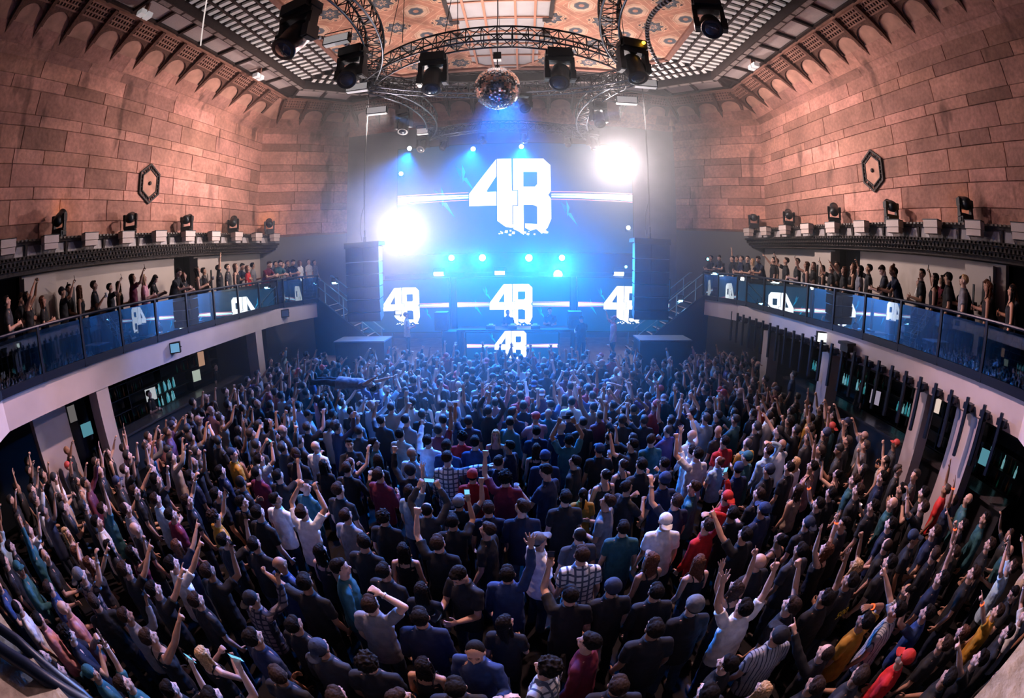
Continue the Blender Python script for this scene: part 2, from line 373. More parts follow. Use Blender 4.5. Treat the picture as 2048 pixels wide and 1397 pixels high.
# square panels between moulding and beam
def seg_frames(A,B,zs,step,fn,first=0.):
    for i in range(len(A)-1):
        a0,a1,b0,b1=[Vector((*p,zs)) for p in (A[i],A[i+1],B[i],B[i+1])]
        Lh=min((a1-a0).length,(b1-b0).length); t=(a1-a0).normalized(); nn=Vector((t.y,-t.x,0)); wid=(b0-a0).dot(nn)
        k0=(b0-a0).dot(t); k0=max(0,k0); n=int((Lh)/step+.5); st=Lh/n if i not in (0,4) else step
        if i in(0,4): n=int(Lh/step)
        for j in range(n):
            s=(Lh-(j+1)*st if i==0 else j*st)+k0*(1 if i!=0 else 0); fn(a0+t*s,t,nn,st,wid)
b=MB(); bp=MB()
def sq(o,t,n,st,w):
    ch=.13; m=.09
    u0,u1,v0,v1=m,st-m,.14,w-.2
    pts=[(u0+ch,v0),(u1-ch,v0),(u1,v0+ch),(u1,v1-ch),(u1-ch,v1),(u0+ch,v1),(u0,v1-ch),(u0,v0+ch)]
    V=[o+t*a+n*c for a,c in pts]
    b.add([(p.x,p.y,ZT+.02) for p in V]+[(p.x,p.y,ZT+.12) for p in V],[tuple(range(8))],0)
    # frame bars
    for (a,c,d_,e) in ((-.05,.05,0,w),):
        q=[o+t*a+n*d_,o+t*c+n*d_,o+t*c+n*e,o+t*a+n*e]
        b.add([(p.x,p.y,ZT-.07) for p in q]+[(p.x,p.y,ZT+.1) for p in q],[(0,1,2,3),(0,1,5,4),(2,3,7,6),(0,4,7,3),(1,5,6,2)],1)
    # thin light border line round each panel
    for k in range(8):
        p,q=V[k],V[(k+1)%8]; mid=o+t*(st/2)+n*(w/2); f=lambda z,s:(mid+(z-mid)*s)
        for s0,s1,mm in((1.0,1.035,1),(1.05,1.075,2)):
            a1,b1,c1,d1=f(p,s0),f(q,s0),f(q,s1),f(p,s1); b.quad((a1.x,a1.y,ZT+.01),(b1.x,b1.y,ZT+.01),(c1.x,c1.y,ZT+.01),(d1.x,d1.y,ZT+.01),mm)
seg_frames(RT,RBm,ZT,1.165,sq)
band(b,RT,RBm,ZT+.04,1)
struct(b.obj('ceiling_panels',[LAYP,DKBROWN,TRIMS]),'row of pale ribbed square panels in dark bronze frames')
# box beam with small light squares
b=MB(); rail(b,RBm,.13,ZT-.28,ZT+.1,0)
def sm(o,t,n,st,w):
    for f_ in (0,):
        c=o+t*(st/2)
        for sgn in(-1,):
            q=[c-t*(st/2-.05)-n*(.145),c+t*(st/2-.05)-n*(.145)]
            b.quad((q[0].x,q[0].y,ZT-.25),(q[1].x,q[1].y,ZT-.25),(q[1].x,q[1].y,ZT-.05),(q[0].x,q[0].y,ZT-.05),1)
            q=[c-t*(st/2-.05),c+t*(st/2-.05)]
            b.quad(*( (p.x,p.y,ZT-.285) for p in (q[0]-n*.09,q[1]-n*.09,q[1]+n*.09,q[0]+n*.09)),1)
seg_frames(RBm,RBm,ZT,.58,sm)
struct(b.obj('beam',[DKBROWN,mat('dull grey panel',(.28,.23,.21),.6,0,.3,12)]),'box beam with small grey panels under the ceiling')
# louvred laylight
b=MB(); RL=[ring(8.25-.55*k,17.3-.175*k*1.0,1.9-.02*k) for k in range(5)]
band(b,RBm,RP,ZT+.16,1)
for k in range(4):
    A=RL[k];B=RL[k+1]; rail(b,B,.035,ZT-.04,ZT+.12,1)
    def sl(o,t,n,st,w): 
        q=[o+t*.03+n*.05,o+t*(st*.56)+n*.05,o+t*(st*.56)+n*(w-.05),o+t*.03+n*(w-.05)]
        b.add([(p.x,p.y,ZT+.0) for p in q]+[(p.x,p.y,ZT+.1) for p in q],[(0,1,2,3),(0,1,5,4),(2,3,7,6),(0,4,7,3),(1,5,6,2)],0)
    seg_frames(A,B,ZT,.33,sl)
struct(b.obj('ceiling_laylight',[LAY,DKBROWN]),'louvred laylight of white slats round the painted ceiling')
b=MB(); rail(b,ring(6.1,16.6,1.8),.10,ZT-.1,ZT+.1); struct(b.obj('trim_7',TRIMS),'salmon moulding round the painted ceiling')
# painted ceiling
b=MB(); o_=RP; b.add([(*p,ZT) for p in o_],[(0,1,2,3,4,5)],0); b.add([(L(12),YN,ZT+.4),(Rr(12),YN,ZT+.4),(Rr(12),YB,ZT+.4),(L(12),YB,ZT+.4)],[(0,1,2,3)],1)
struct(b.obj('ceiling',[PAINTED,DARKW]),'painted ceiling with blue and tan medallions on salmon')
# skylight lantern hanging just under the painted ceiling
sk=empty('window_1'); struct(sk,'long white glass skylight with copper ribs in the ceiling')
b=MB(); zs=ZT-.06; hwid=[(-5,1.55),(12.4,1.5),(12.45,1.38),(13.5,1.35),(13.55,1.25),(15.8,1.25),(16.6,.35)]
for (y0,w0),(y1,w1) in zip(hwid[:-1],hwid[1:]):
    if y1-y0<.06: continue
    b.add([(XC-w0,y0,zs),(XC+w0,y0,zs),(XC+w1,y1,zs),(XC-w1,y1,zs),(XC-w0,y0,ZT+.02),(XC+w0,y0,ZT+.02),(XC+w1,y1,ZT+.02),(XC-w1,y1,ZT+.02)],[(0,1,2,3),(0,3,7,4),(1,5,6,2),(3,2,6,7),(0,4,5,1)],0)
b.obj('glass_pane',[mat('frosted skylight glass',(.50,.46,.45),.3,0,.12,2)],sk)
b=MB()
for x in (-1.07,-.47,.47,1.07): b.box(XC+x-.035,XC+x+.035,YN,15.9 if abs(x)>1 else 16.6,zs-.07,zs)
for x,s in((-1.25,1),(1.25,-1)): b.tube([(XC+x,15.8,zs-.03),(XC+x*.28,16.6,zs-.03)],.04,6)
b.tube([(XC-.35,16.6,zs-.03),(XC+.35,16.6,zs-.03)],.04,6)
y=-4.5
ys=[]
while y<16.3: ys.append(y); y+=1.05 if y<12 else .98
for y in ys:
    w=1.5 if y<12.4 else 1.34
    if y>15.8: w=1.25-(y-15.8)*1.1
    b.box(XC-w,XC+w,y-.03,y+.03,zs-.05,zs)
b.obj('window_frame',RIB,sk)
b=MB()
for y in (12.42,13.5):
    for s in(-1,1): b.box(XC+s*1.45-.14,XC+s*1.45+.14,y-.12,y+.12,ZT-.14,ZT)
b.box(XC-1.62,XC-1.5,YN,12.4,ZT-.12,ZT); b.box(XC+1.5,XC+1.62,YN,12.4,ZT-.12,ZT)
b.obj('window_sill',DKBROWN,sk)

# ------------------------------------------------------------------ lower walls, floor, balconies
b=MB(); b.box(L(13),Rr(13),YN-.3,YB+.3,-.2,0); struct(b.obj('floor',FLOORM),'dark dance floor under the crowd')
for s,nm in((-1,'left'),(1,'right')):
    X=lambda d:XC+s*d
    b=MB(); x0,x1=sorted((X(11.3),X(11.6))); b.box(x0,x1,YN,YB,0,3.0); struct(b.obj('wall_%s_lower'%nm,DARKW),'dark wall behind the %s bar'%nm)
    # upper balcony rear wall: beige with dark doorways
    doors=[(3.2,4.55),(11.3,12.45)] if s<0 else [(-1,4.6),(10.7,12.1)]
    piers=[(4.55,5.75),(12.45,13.75)] if s<0 else [(4.95,5.95),(12.1,13.1)]
    b=MB(); ys=[YN]; segs=[]
    cur=YN
    for a,c in doors: segs.append((cur,a,0)); segs.append((a,c,1)); cur=c
    segs.append((cur,YB if s<0 else YB,0))
    for a,c,d in segs:
        x0,x1=sorted((X(11.35+(.6 if d else 0)),X(11.6+(.6 if d else 0)))); b.box(x0,x1,a,c,3.29,6.3,1 if d else 0)
    struct(b.obj('wall_%s_balcony'%nm,[BEIGE,DARKW]),'beige rear wall of the %s balcony with dark doorways'%nm)
    for k,(a,c) in enumerate(piers):
        b=MB(); x0,x1=sorted((X(11.12),X(11.36))); b.box(x0,x1,a,c,3.29,5.55); struct(b.obj('pillar',BEIGE),'beige pier on the %s balcony, %s'%(nm,['nearer the camera','nearer the stage'][k]))
    # dark cornice: stacked mouldings with dentils
    b=MB()
    def bar(d0,d1,z0,z1,m=0): 
        x0,x1=sorted((X(d0),X(d1))); b.box(x0,x1,YN,YC+.6,z0,z1,m)
    bar(10.9,11.4,5.62,5.72); bar(10.78,11.4,5.72,5.82); bar(10.66,11.4,5.82,5.94); bar(10.55,11.4,5.94,6.02); bar(10.75,11.4,6.02,6.30,1)
    bar(10.68,11.5,6.30,6.42); 
    y=YN
    while y<YC+.5:
        for (d0,z0,z1) in((10.84,5.73,5.79),(10.72,5.83,5.90),(10.61,5.95,6.0),(10.62,6.36,6.41)):
            x0,x1=sorted((X(d0-.06),X(d0))); b.box(x0,x1,y,y+.07,z0,z1,2)
        y+=.14
    y=5.95-1.5*7
    while y<YC:
        for k0,k1,t0,t1 in((-.42,-.08,-.30,-.12),(.06,.42,.10,.28)):
            x=X(10.735); b.add([(x,y+k0,6.04),(x,y+k1,6.04),(x,y+t1,6.27),(x,y+t0,6.27)],[(0,1,2,3)],3)
        b.box(min(X(10.7),X(10.74)),max(X(10.7),X(10.74)),y-.03,y+.02,6.02,6.30,0)
        y+=1.5
    struct(b.obj('trim_8' if s<0 else 'trim_9',[ORN,mat('grey ledge face',(.16,.13,.125),.8,0,.2,4),mat('worn gilded bead',(.11,.075,.06),.5),mat('pale plate',(.42,.37,.37),.6)]),'dark beaded cornice ledge above the %s balcony'%nm)
    # balcony slab
    edge=[(8.9,2.63),(8.9,14.0),(8.75,15.0),(8.35,16.0),(7.95,16.75)]
    rear=[(6.4,.03),(6.4,YN)]
    path=[(6.4,YN),(6.4,.03)]+edge
    b=MB(); pts=[(X(d),y) for d,y in path]+[(X(11.35),17.2),(X(11.35),YN)]
    if s>0: pts=pts[::-1]
    b.prism(pts,2.65,3.27)
    struct(b.obj('slab_%s'%nm,[PLASTER]),'pale plaster balcony front on the %s side'%nm)
    b=MB(); pts=[(X(d+.12*(1)),y) for d,y in path]+[(X(11.3),17.1),(X(11.3),YN)]
    if s>0: pts=pts[::-1]
    b.prism(pts,3.265,3.30)
    struct(b.obj('floor_%s_balcony'%nm,[DECK]),'dark deck of the %s balcony'%nm)
# columns under the balconies
for s,nm,ys in((-1,'left',[(5.52,5.95),(13.12,13.55)]),(1,'right',[(12.75,13.19),(9.25,9.74),(5.42,5.83),(3.78,4.47)])):
    for ci,(a,c) in enumerate(sorted(ys)):
        b=MB(); x0,x1=sorted((XC+s*8.92,XC+s*9.4)); b.box(x0,x1,a,c,0,2.66); struct(b.obj('column',PLASTER),'pale square column holding up the %s balcony, %s from the camera end'%(nm,['first','second','third','fourth'][ci]))
b=MB(); b.box(L(9.9),L(9.6),3.6,4.75,0,2.65); struct(b.obj('pillar',PLASTER),'wide pale pier under the left balcony')
# rear mezzanine parapet and deck
b=MB(); b.box(L(6.3),Rr(6.3),-.75,.03,3.55,3.75); b.box(L(6.3),Rr(6.3),-.6,-.1,2.7,3.55)
struct(b.obj('trim_10',CONC),'worn concrete parapet of the rear mezzanine')
# ------------------------------------------------------------------ balustrades
RAILM=NAVYM
for s,nm in((-1,'left'),(1,'right')):
    X=lambda d:XC+s*d
    r=empty('balustrade',(X(8.9),9,3.3),label='blue-lit glass balustrade with dark posts along the %s balcony'%nm,cat='railing')
    inv=Matrix.Translation(Vector((-X(8.9),-9,-3.3)))
    y0=3.97; P=1.356 if s<0 else 1.32
    ys=[y0+P*i for i in range(-1,9)]
    pl=[(6.45,.10)]+[(8.86,2.63)]+[(8.86,y) for y in ys[1:]]
    last=ys[-1]
    pl+= [(8.72,15.05),(8.32,16.0),(7.93,16.7)]
    for i,(d,y) in enumerate(pl):
        b=MB(); Mx=inv@Matrix.Translation(Vector((X(d),y,3.3))); b.box(-.035,.035,-.03,.03,-.02,1.10,0,Mx); b.box(-.05,.05,-.05,.05,-.02,.03,0,Mx)
        b.obj('post',RAILM,r)
    for (d0,ya),(d1,yb) in zip(pl[:-1],pl[1:]):
        p=Vector((X(d0),ya,0));q=Vector((X(d1),yb,0)); t=(q-p).normalized(); n=Vector((t.y,-t.x,0))*.006; p2=p+t*.05;q2=q-t*.05
        b=MB(); v=[]
        for z in(.16,1.02):
            for a in(p2-n,q2-n,q2+n,p2+n): v.append(inv@Vector((a.x,a.y,3.3+z)))
        b.add(v,[(3,2,1,0),(4,5,6,7),(0,1,5,4),(1,2,6,5),(2,3,7,6),(3,0,4,7)]); b.obj('glass_pane',GLASS,r)
    b=MB()
    for z,rr in((1.10,.035),): b.tube([inv@Vector((X(d),y,3.3+z)) for d,y in pl],rr,8)
    b.obj('handrail',RAILM,r)
    b=MB()
    for (d0,ya),(d1,yb) in zip(pl[:-1],pl[1:]):
        p=Vector((X(d0),ya,0));q=Vector((X(d1),yb,0)); t=(q-p).normalized(); n=Vector((t.y,-t.x,0))*.03
        v=[]
        for z in(-.02,.15):
            for a in(p-n,q-n,q+n,p+n): v.append(inv@Vector((a.x,a.y,3.3+z)))
        b.add(v,[(3,2,1,0),(4,5,6,7),(0,1,5,4),(1,2,6,5),(2,3,7,6),(3,0,4,7)])
    b.obj('kerb',RAILM,r)

# ------------------------------------------------------------------ small up-lights, moving heads and brackets on the cornice ledges
def ledge_box():
    r=empty('wall_washer'); 
    b=MB(); b.box(-.13,.13,-.26,.26,-.05,.13); b.obj('housing',mat('pale ribbed lamp box',(.60,.47,.43),.6,0,.1,30),r)
    b=MB(); b.box(-.11,.11,-.24,.24,-.20,-.06); b.obj('lower_housing',mat('pale lamp box',(.55,.42,.38),.6),r)
    b=MB(); b.box(-.10,.14,-.28,.28,.13,.15); b.obj('lid',BLACK,r)
    b=MB()
    b.tube([(-.12,-.1,-.05),(-.30,-.1,-.12),(-.34,-.1,-.05),(-.34,.1,-.05),(-.30,.1,-.12),(-.12,.1,-.05)],.012,6)
    b.obj('bracket',BLACK,r)
    return r
WB=ledge_box(); first=[True]
def ordn(i): return ['first','second','third','fourth','fifth','sixth','seventh','eighth','ninth','tenth','eleventh','twelfth','thirteenth','fourteenth','fifteenth','sixteenth','seventeenth','eighteenth','nineteenth','twentieth','twenty-first','twenty-second','twenty-third','twenty-fourth','twenty-fifth','twenty-sixth','twenty-seventh'][i]
for s,nm in((-1,'left'),(1,'right')):
    ys=[5.2+1.5*i for i in range(-1,9)]
    for i,y in enumerate(ys):
        o=WB if first[0] else copy_tree(WB); first[0]=False
        o.location=(XC+s*10.42,y,6.29); o.rotation_euler=(0,0,0 if s<0 else PI)
        tag(o,'pale ribbed wall-washer box on the %s cornice ledge, %s counting from the camera end'%(nm,ordn(i)),'lamp','wall-washer boxes on the %s ledge'%nm)
LENSW=emit('small white lens',(1,.9,.8),3.0); LENSY=emit('amber lamp lens',(1,.45,.02),14.0)
def moving_head(hang=False):
    """base, yoke and tilting head; origin at the foot of the base (hang: base on top)"""
    r=empty('moving_head'); f=-1 if hang else 1
    b=MB(); b.box(-.20,.20,-.16,.16,min(0,f*.16),max(0,f*.16)); 
    for x in(-.2,.2): b.box(x-.03,x+.03,-.10,.10,min(f*.04,f*.13),max(f*.04,f*.13))
    b.obj('base',BLACKP,r)
    b=MB()
    pts=[(-.19,.20),(-.19,.52),(-.14,.58),(-.11,.52),(-.12,.24),(.12,.24),(.11,.52),(.14,.58),(.19,.52),(.19,.20)]
    for sgn in(-1,1):
        b.box(sgn*.21-.035,sgn*.21+.035,-.07,.07,min(f*.20,f*.60),max(f*.20,f*.60))
        b.cbox((sgn*.21,0,f*.50),(.045,.10,.09))
    b.box(-.24,.24,-.09,.09,min(f*.16,f*.24),max(f*.16,f*.24)); b.obj('yoke',BLACKP,r)
    hd=MB(); hd.lathe([(.0,-.24),(.11,-.24),(.15,-.18),(.165,-.05),(.16,.08),(.15,.18),(.165,.22),(.165,.25),(.14,.25)],20)
    for k in range(6): hd.box(-.17,.17,-.012,.012,-.17+.04*k,-.155+.04*k)
    h=hd.obj('head',BLACKP,r,True); h.location=(0,0,f*.50)
    l=MB(); l.lathe([(0,.235),(.13,.235),(.10,.262),(0,.272)],18); l.obj('lens',mat('dark glass lens',(.03,.035,.05),.08,spec=1.),h,True)
    return r,h
mh,mhh=moving_head()
dn=['nearest the camera','second from the camera','middle one of five','second from the stage','nearest the stage']
for s,nm in((-1,'left'),(1,'right')):
    for i,y in enumerate([5.73,8.68,11.55,14.5,17.0]):
        if s<0 and i==0: o=mh
        else: o=copy_tree(mh)
        o.location=(XC+s*(10.85 if y<16 else 10.6),y,6.42); o.rotation_euler=(0,0,(.5 if s<0 else -.5)+.2*math.sin(i*2.1))
        hd=[c for c in o.children if c.name.startswith('head')][0]
        hd.rotation_euler=(-1.2-.25*math.sin(i*1.7+s),0,0)
        tag(o,'black moving-head spotlight standing on the %s cornice ledge, %s'%(nm,dn[i]),'spotlight','moving heads on the %s ledge'%nm)
        # lit eye on two of them
        if (s<0 and i==0) or (s>0 and i in(4,)):
            ln=[c for c in hd.children][0]; ln.data=ln.data.copy(); ln.data.materials[0]=LENSY if s<0 else emit('amber glint',(1,.4,.05),5)
        if i in (1,2,3):
            ln=[c for c in hd.children][0]; ln.data=ln.data.copy(); ln.data.materials[0]=emit('dim white lens',(.9,.8,.8),.5)

# clamp brackets and angled grey plates under the ledge between the boxes
for s,nm in((-1,'left'),(1,'right')):
    pass

# hexagonal stone medallions
for s,nm,y in((-1,'left',9.88),(1,'right',9.82)):
    r=empty('wall_medallion',(XC+s*11.36,y,8.17),0 if s<0 else PI,label='hexagonal bronze grille medallion on the %s stone wall'%nm,cat='wall ornament')
    def hexp(a): return [(0,a*.70),(-a*.50,a*.36),(-a*.50,-a*.36),(0,-a*.70),(a*.50,-a*.36),(a*.50,a*.36)]
    b=MB()
    for a,c in((1.0,.9),(.74,.68)):
        A=hexp(a);B=hexp(c)
        for i in range(6):
            j=(i+1)%6; v=[(0,*A[i]),(0,*A[j]),(0,*B[j]),(0,*B[i])]; w=[(.08,p[1],p[2]) for p in v]
            b.add(v+w,[(4,5,6,7),(0,1,5,4),(2,3,7,6),(1,2,6,5),(0,4,7,3)])
    A=hexp(.98);B=hexp(.7)
    for i in range(6):
        j=(i+1)%6
        for t in(.0,.28,.5,.72):
            p=Vector((.04,A[i][0]*(1-t)+A[j][0]*t,A[i][1]*(1-t)+A[j][1]*t)); q=Vector((.04,B[i][0]*(1-t)+B[j][0]*t,B[i][1]*(1-t)+B[j][1]*t)); b.tube([p,q],.022,5)
    b.obj('ring',DKBROWN,r)
    b=MB(); b.add([(0.01,*p) for p in hexp(.68)]+[(.05,*p) for p in hexp(.66)],[(6,7,8,9,10,11)]+[(i,(i+1)%6,6+(i+1)%6,6+i) for i in range(6)]); b.obj('panel',COVE,r)
    b=MB(); b.ell((.08,0,0),(.05,.07,.07)); b.obj('boss',DKBROWN,r,True)
# wall loudspeakers and upright bar fittings on the balcony rear walls
def wall_speaker(x,y,z,rz,lab):
    r=empty('wall_speaker',(x,y,z),rz,label=lab,cat='loudspeaker')
    b=MB(); b.prism([(0,-.16),(.22,-.19),(.22,.19),(0,.16)],-.35,.35); b.obj('cabinet',BLACKP,r)
    b=MB(); b.box(.22,.235,-.17,.17,-.32,.32); b.obj('grille',SPK,r)
    b=MB(); b.tube([(-.02,0,.3),(.1,0,.48),(.1,0,.5)],.02,6); b.obj('bracket',BLACK,r)
wall_speaker(L(10.85),6.0,4.75,0,'black wall loudspeaker hanging above the left balcony crowd by the doorway')
wall_speaker(Rr(11.1),5.0,4.8,PI,'black wall loudspeaker above the right balcony beside the beige pier')
for s,nm,ys in((-1,'left',(5.15,13.1)),(1,'right',(5.45,12.6))):
    for i,y in enumerate(ys):
        r=empty('door_pull',(XC+s*11.05,y,4.55),0 if s<0 else PI,label='tall dark bar fitting on the beige pier of the %s balcony, %s'%(nm,['nearer the camera','nearer the stage'][i]),cat='wall fitting')
        b=MB(); b.box(.10,.15,-.09,-.03,-.5,.5); b.obj('bar',BLACK,r)
        b=MB(); b.box(.0,.10,-.10,.02,-.10,.10); b.obj('bracket',BLACK,r)

# ------------------------------------------------------------------ rods hung on the right balcony front
r0=empty('hanging_rod'); b=MB(); b.box(-.035,.035,-.035,.035,-1.02,.12); b.obj('bar',NAVYM,r0)
b=MB(); b.box(.02,.2,-.11,.11,-.12,.0); b.box(.10,.22,-.13,.13,-.14,-.11); b.box(.02,.22,-.02,.02,-.2,.0); b.obj('bracket',NAVYM,r0)
for i in range(26):
    o=r0 if i==0 else copy_tree(r0); o.location=(8.3-.24,15.3-.488*i,2.86)
    tag(o,'dark square rod hung from the right balcony front, %s counting from the stage'%ordn(i),'rod','rods along the right balcony front')
# lamps on the balcony fronts
def slab_lamp(x,y,z,rz,em,lab):
    r=empty('flood_lamp',(x,y,z),rz,label=lab,cat='lamp')
    b=MB(); b.box(0,.18,-.17,.17,-.15,.15); b.obj('housing',BLACK,r)
    b=MB(); b.box(.18,.19,-.14,.14,-.12,.12); b.obj('lens',em,r)
    b=MB(); b.tube([(-.0,-.2,.0),(.08,-.2,.0),(.08,.2,.0)],.015,6); b.obj('bracket',BLACK,r)
slab_lamp(L(8.88),8.75,3.0,-.9+.0,mat('blue-white lens',(.2,.5,.7),.2,emis=(.25,.6,.9),estr=.5),'flood lamp with pale blue face on the left balcony front')
slab_lamp(L(8.75),15.1,3.05,-.9,mat('dull lens',(.1,.15,.25),.2),'dark little lamp on the left balcony front near the stage')
slab_lamp(Rr(8.88)-.02,9.75,3.02,PI+1.1,emit('bright lens',(.95,1,.95),2.2),'bright white flood lamp on the right balcony front')
r=empty('bracket_projector',(Rr(8.85),8.35,3.02),PI,label='black twin-barrel projector fixed to the right balcony front',cat='projector')
b=MB(); b.box(0,.35,-.2,.2,.05,.12); b.obj('plate',BLACK,r)
b=MB(); b.box(.05,.28,-.16,.16,-.12,.06); b.obj('housing',BLACKP,r)
for y in(-.08,.08):
    b=MB(); b.lathe([(.06,0),(.06,-.16)],12,0,Matrix.Translation(Vector((.2,y,-.1)))@Matrix.Rotation(.5,4,'Y')); b.obj('barrel',BLACKP,r)

# ------------------------------------------------------------------ trusses
def arc(p,q,bulge,n=18):
    """plan arc from p to q; bulge = sagitta to the left of p->q"""
    p=Vector(p);q=Vector(q); c=q-p; Lc=c.length; nrm=Vector((-c.y,c.x)).normalized()
    if abs(bulge)<1e-3: return [p+c*(i/n) for i in range(n+1)]
    R=(Lc*Lc/4+bulge*bulge)/(2*bulge); mid=(p+q)/2; ctr=mid-nrm*(R-bulge)
    a0=math.atan2(p.y-ctr.y,p.x-ctr.x); a1=math.atan2(q.y-ctr.y,q.x-ctr.x)
    while a1-a0>PI: a1-=2*PI
    while a1-a0<-PI: a1+=2*PI
    return [Vector((ctr.x+abs(R)*math.cos(a0+(a1-a0)*i/n),ctr.y+abs(R)*math.sin(a0+(a1-a0)*i/n))) for i in range(n+1)]
def truss(pts,z,w,h,label,mats=(BLACK,ALU)):
    n=len(pts); m=Vector((*pts[n//2],z)); r=empty('lighting_truss',m,label=label,cat='truss')
    off=[]
    for i,p in enumerate(pts):
        t=(pts[min(i+1,n-1)]-pts[max(i-1,0)]).normalized(); off.append(Vector((-t.y,t.x)))
    ch={}
    for k,(a,c) in enumerate(((-1,-1),(1,-1),(1,1),(-1,1))):
        line=[Vector((p.x+o.x*a*w/2,p.y+o.y*a*w/2,z+c*h/2))-m for p,o in zip(pts,off)]; ch[k]=line
        b=MB(); b.tube(line,.028,8); b.obj('chord',mats[1] if c<0 else mats[0],r,True)
    b=MB()
    for i in range(n-1):
        for (u,v) in((0,1),(1,2),(2,3),(3,0)):
            A,B=(ch[u][i],ch[v][i+1]) if i%2 else (ch[v][i],ch[u][i+1]); b.tube([A,B],.014,5)
            b.tube([ch[u][i],ch[v][i]],.014,5)
    b.obj('lacing',mats[0],r,True)
    for i in (0,n-1):
        b=MB()
        for (u,v) in((0,1),(1,2),(2,3),(3,0),(0,2)): b.tube([ch[u][i],ch[v][i]],.03,6)
        b.obj('end_frame',mats[1],r)
    return r
TZ=10.35; EL=(-4.35,11.45); ER=(3.25,11.45)
truss(arc(EL,ER,-1.75,24),TZ,.42,.42,'curved black lighting truss bowing towards the camera in front of the mirror ball')
truss(arc(EL,ER,1.6,24),TZ-.15,.36,.40,'shallow curved truss behind the mirror ball')
truss(arc((-3.9,5.0),(-4.35,11.3),-1.15+.35,16),TZ,.42,.42,'curved black truss at top left, nearest the camera')
truss(arc((2.5,5.0),(3.2,11.3),.95,16),TZ,.42,.42,'curved black truss at top right, nearest the camera')
truss(arc((-4.5,12.0),(-4.2,18.4),-.95,16),TZ,.40,.40,'curved truss sweeping back to the stage on the left of the mirror ball')
truss(arc((3.2,12.0),(3.0,18.8),.85,16),TZ,.40,.40,'curved truss sweeping back to the stage on the right of the mirror ball')
truss(arc((-4.1,18.5),(2.95,18.9),-1.15,20),TZ,.36,.36,'rear curved truss just above the big stage screen')
# cable chain strips
for x0,y0,x1,y1,bl,lab in((-5.0,8.8,-5.05,12.0,-.5,'black and white cable chain hanging in an arc left of the truss'),(3.2,7.8,4.1,11.6,.45,'black cable chain hanging in an arc right of the truss')):
    pts=arc((x0,y0),(x1,y1),bl,26); r=empty('cable_chain',(pts[13].x,pts[13].y,TZ+.3),label=lab,cat='cable')
    m0=Vector((pts[13].x,pts[13].y,TZ+.3)); b=MB(); c=MB()
    for i in range(26):
        p=Vector((*pts[i],TZ+.3+.25*math.sin(i/26*PI)))-m0; q=Vector((*pts[i+1],TZ+.3+.25*math.sin((i+1)/26*PI)))-m0; 
        b.tube([p,q],.05,6); c.tube([p.lerp(q,.2),p.lerp(q,.65)],.065,6)
    b.obj('cable',BLACK,r); c.obj('link',mat('pale link',(.6,.6,.6),.5),r)
# moving heads hanging from the trusses
hh,hhh=moving_head(True)
big=[(-2.17,10.15,1.5,'big black moving head hung from the front truss, left of the mirror ball'),(.95,10.15,1.5,'big black moving head hung from the front truss, right of the mirror ball'),
 (-3.95,9.1,1.5,'big black moving head hung at the left truss corner'),(2.62,9.35,1.5,'big black moving head at the right truss corner with an amber pilot light'),
 (-4.15,6.6,1.7,'huge dark moving head at the top left edge of the photo'),(.05,12.95,1.1,'slim black moving head just right of the mirror ball'),
 (-4.0,14.2,1.2,'black moving head on the left rear truss arc'),(2.55,14.0,1.2,'black moving head on the right rear truss arc'),
 (-4.05,17.4,1.1,'black moving head at the far left end of the rear arc'),(2.9,17.5,1.1,'black moving head at the far right end of the rear arc'),
 (-3.3,18.2,.8,'small fixture under the rear truss, leftmost of the row'),(-1.6,17.5,.8,'small fixture under the rear truss, second of the row'),(.1,17.45,.8,'small fixture under the rear truss, third of the row'),(1.9,18.0,.8,'small fixture under the rear truss, rightmost of the row'),
 (3.6,6.9,1.3,'dark moving head at the top right edge of the photo')]
for i,(x,y,sc,lab) in enumerate(big):
    o=hh if i==0 else copy_tree(hh); o.location=(x,y,TZ-.2); o.scale=(sc,)*3; o.rotation_euler=(0,0,.4*math.sin(i*3))
    hd=[c for c in o.children if c.name.startswith('head')][0]; hd.rotation_euler=(PI-.35-.4*(i%3)*.5,.2*math.sin(i*2),0)
    tag(o,lab,'spotlight')
    if i==3:
        b=MB(); b.ell((.12,-.2,-.08),(.03,.03,.03)); b.obj('pilot_light',LENSY,o)
# strobes / pale boxes at truss corners
def strobe(x,y,z,rz,em,lab,w=.34,h=.12):
    r=empty('strobe_light',(x,y,z),rz,label=lab,cat='strobe'); 
    b=MB(); b.box(-w,w,-.10,.10,-h,h); b.obj('housing',BLACK,r)
    b=MB(); b.box(-w+.03,w-.03,-.115,-.10,-h+.02,h-.02); b.box(-w+.03,w-.03,-.08,.08,-h-.012,-h); b.obj('lens',em,r)
    b=MB(); b.tube([(-w-.02,0,0),(-w-.02,0,h+.15),(w+.02,0,h+.15),(w+.02,0,0)],.015,6); b.obj('bracket',BLACK,r)
PALE=mat('pale reflector',(.75,.75,.75),.4,emis=(1,.95,.92),estr=.25)
strobe(-4.65,11.3,10.0,.1,PALE,'pale-faced strobe under the left truss corner, upper one')
strobe(-4.55,12.9,9.75,.1,PALE,'pale-faced strobe under the left truss corner, lower one')
strobe(-4.25,8.7,10.3,.0,PALE,'pale blinder box on the left near truss beside the big moving head')
strobe(3.55,11.6,10.0,-.1,PALE,'pale strobe under the right truss corner, upper one')
strobe(3.25,12.8,9.85,-.1,PALE,'pale strobe under the right truss corner, lower one')
strobe(-3.95,16.9,10.1,0,PALE,'pale strobe on the left end of the rear truss',.25)
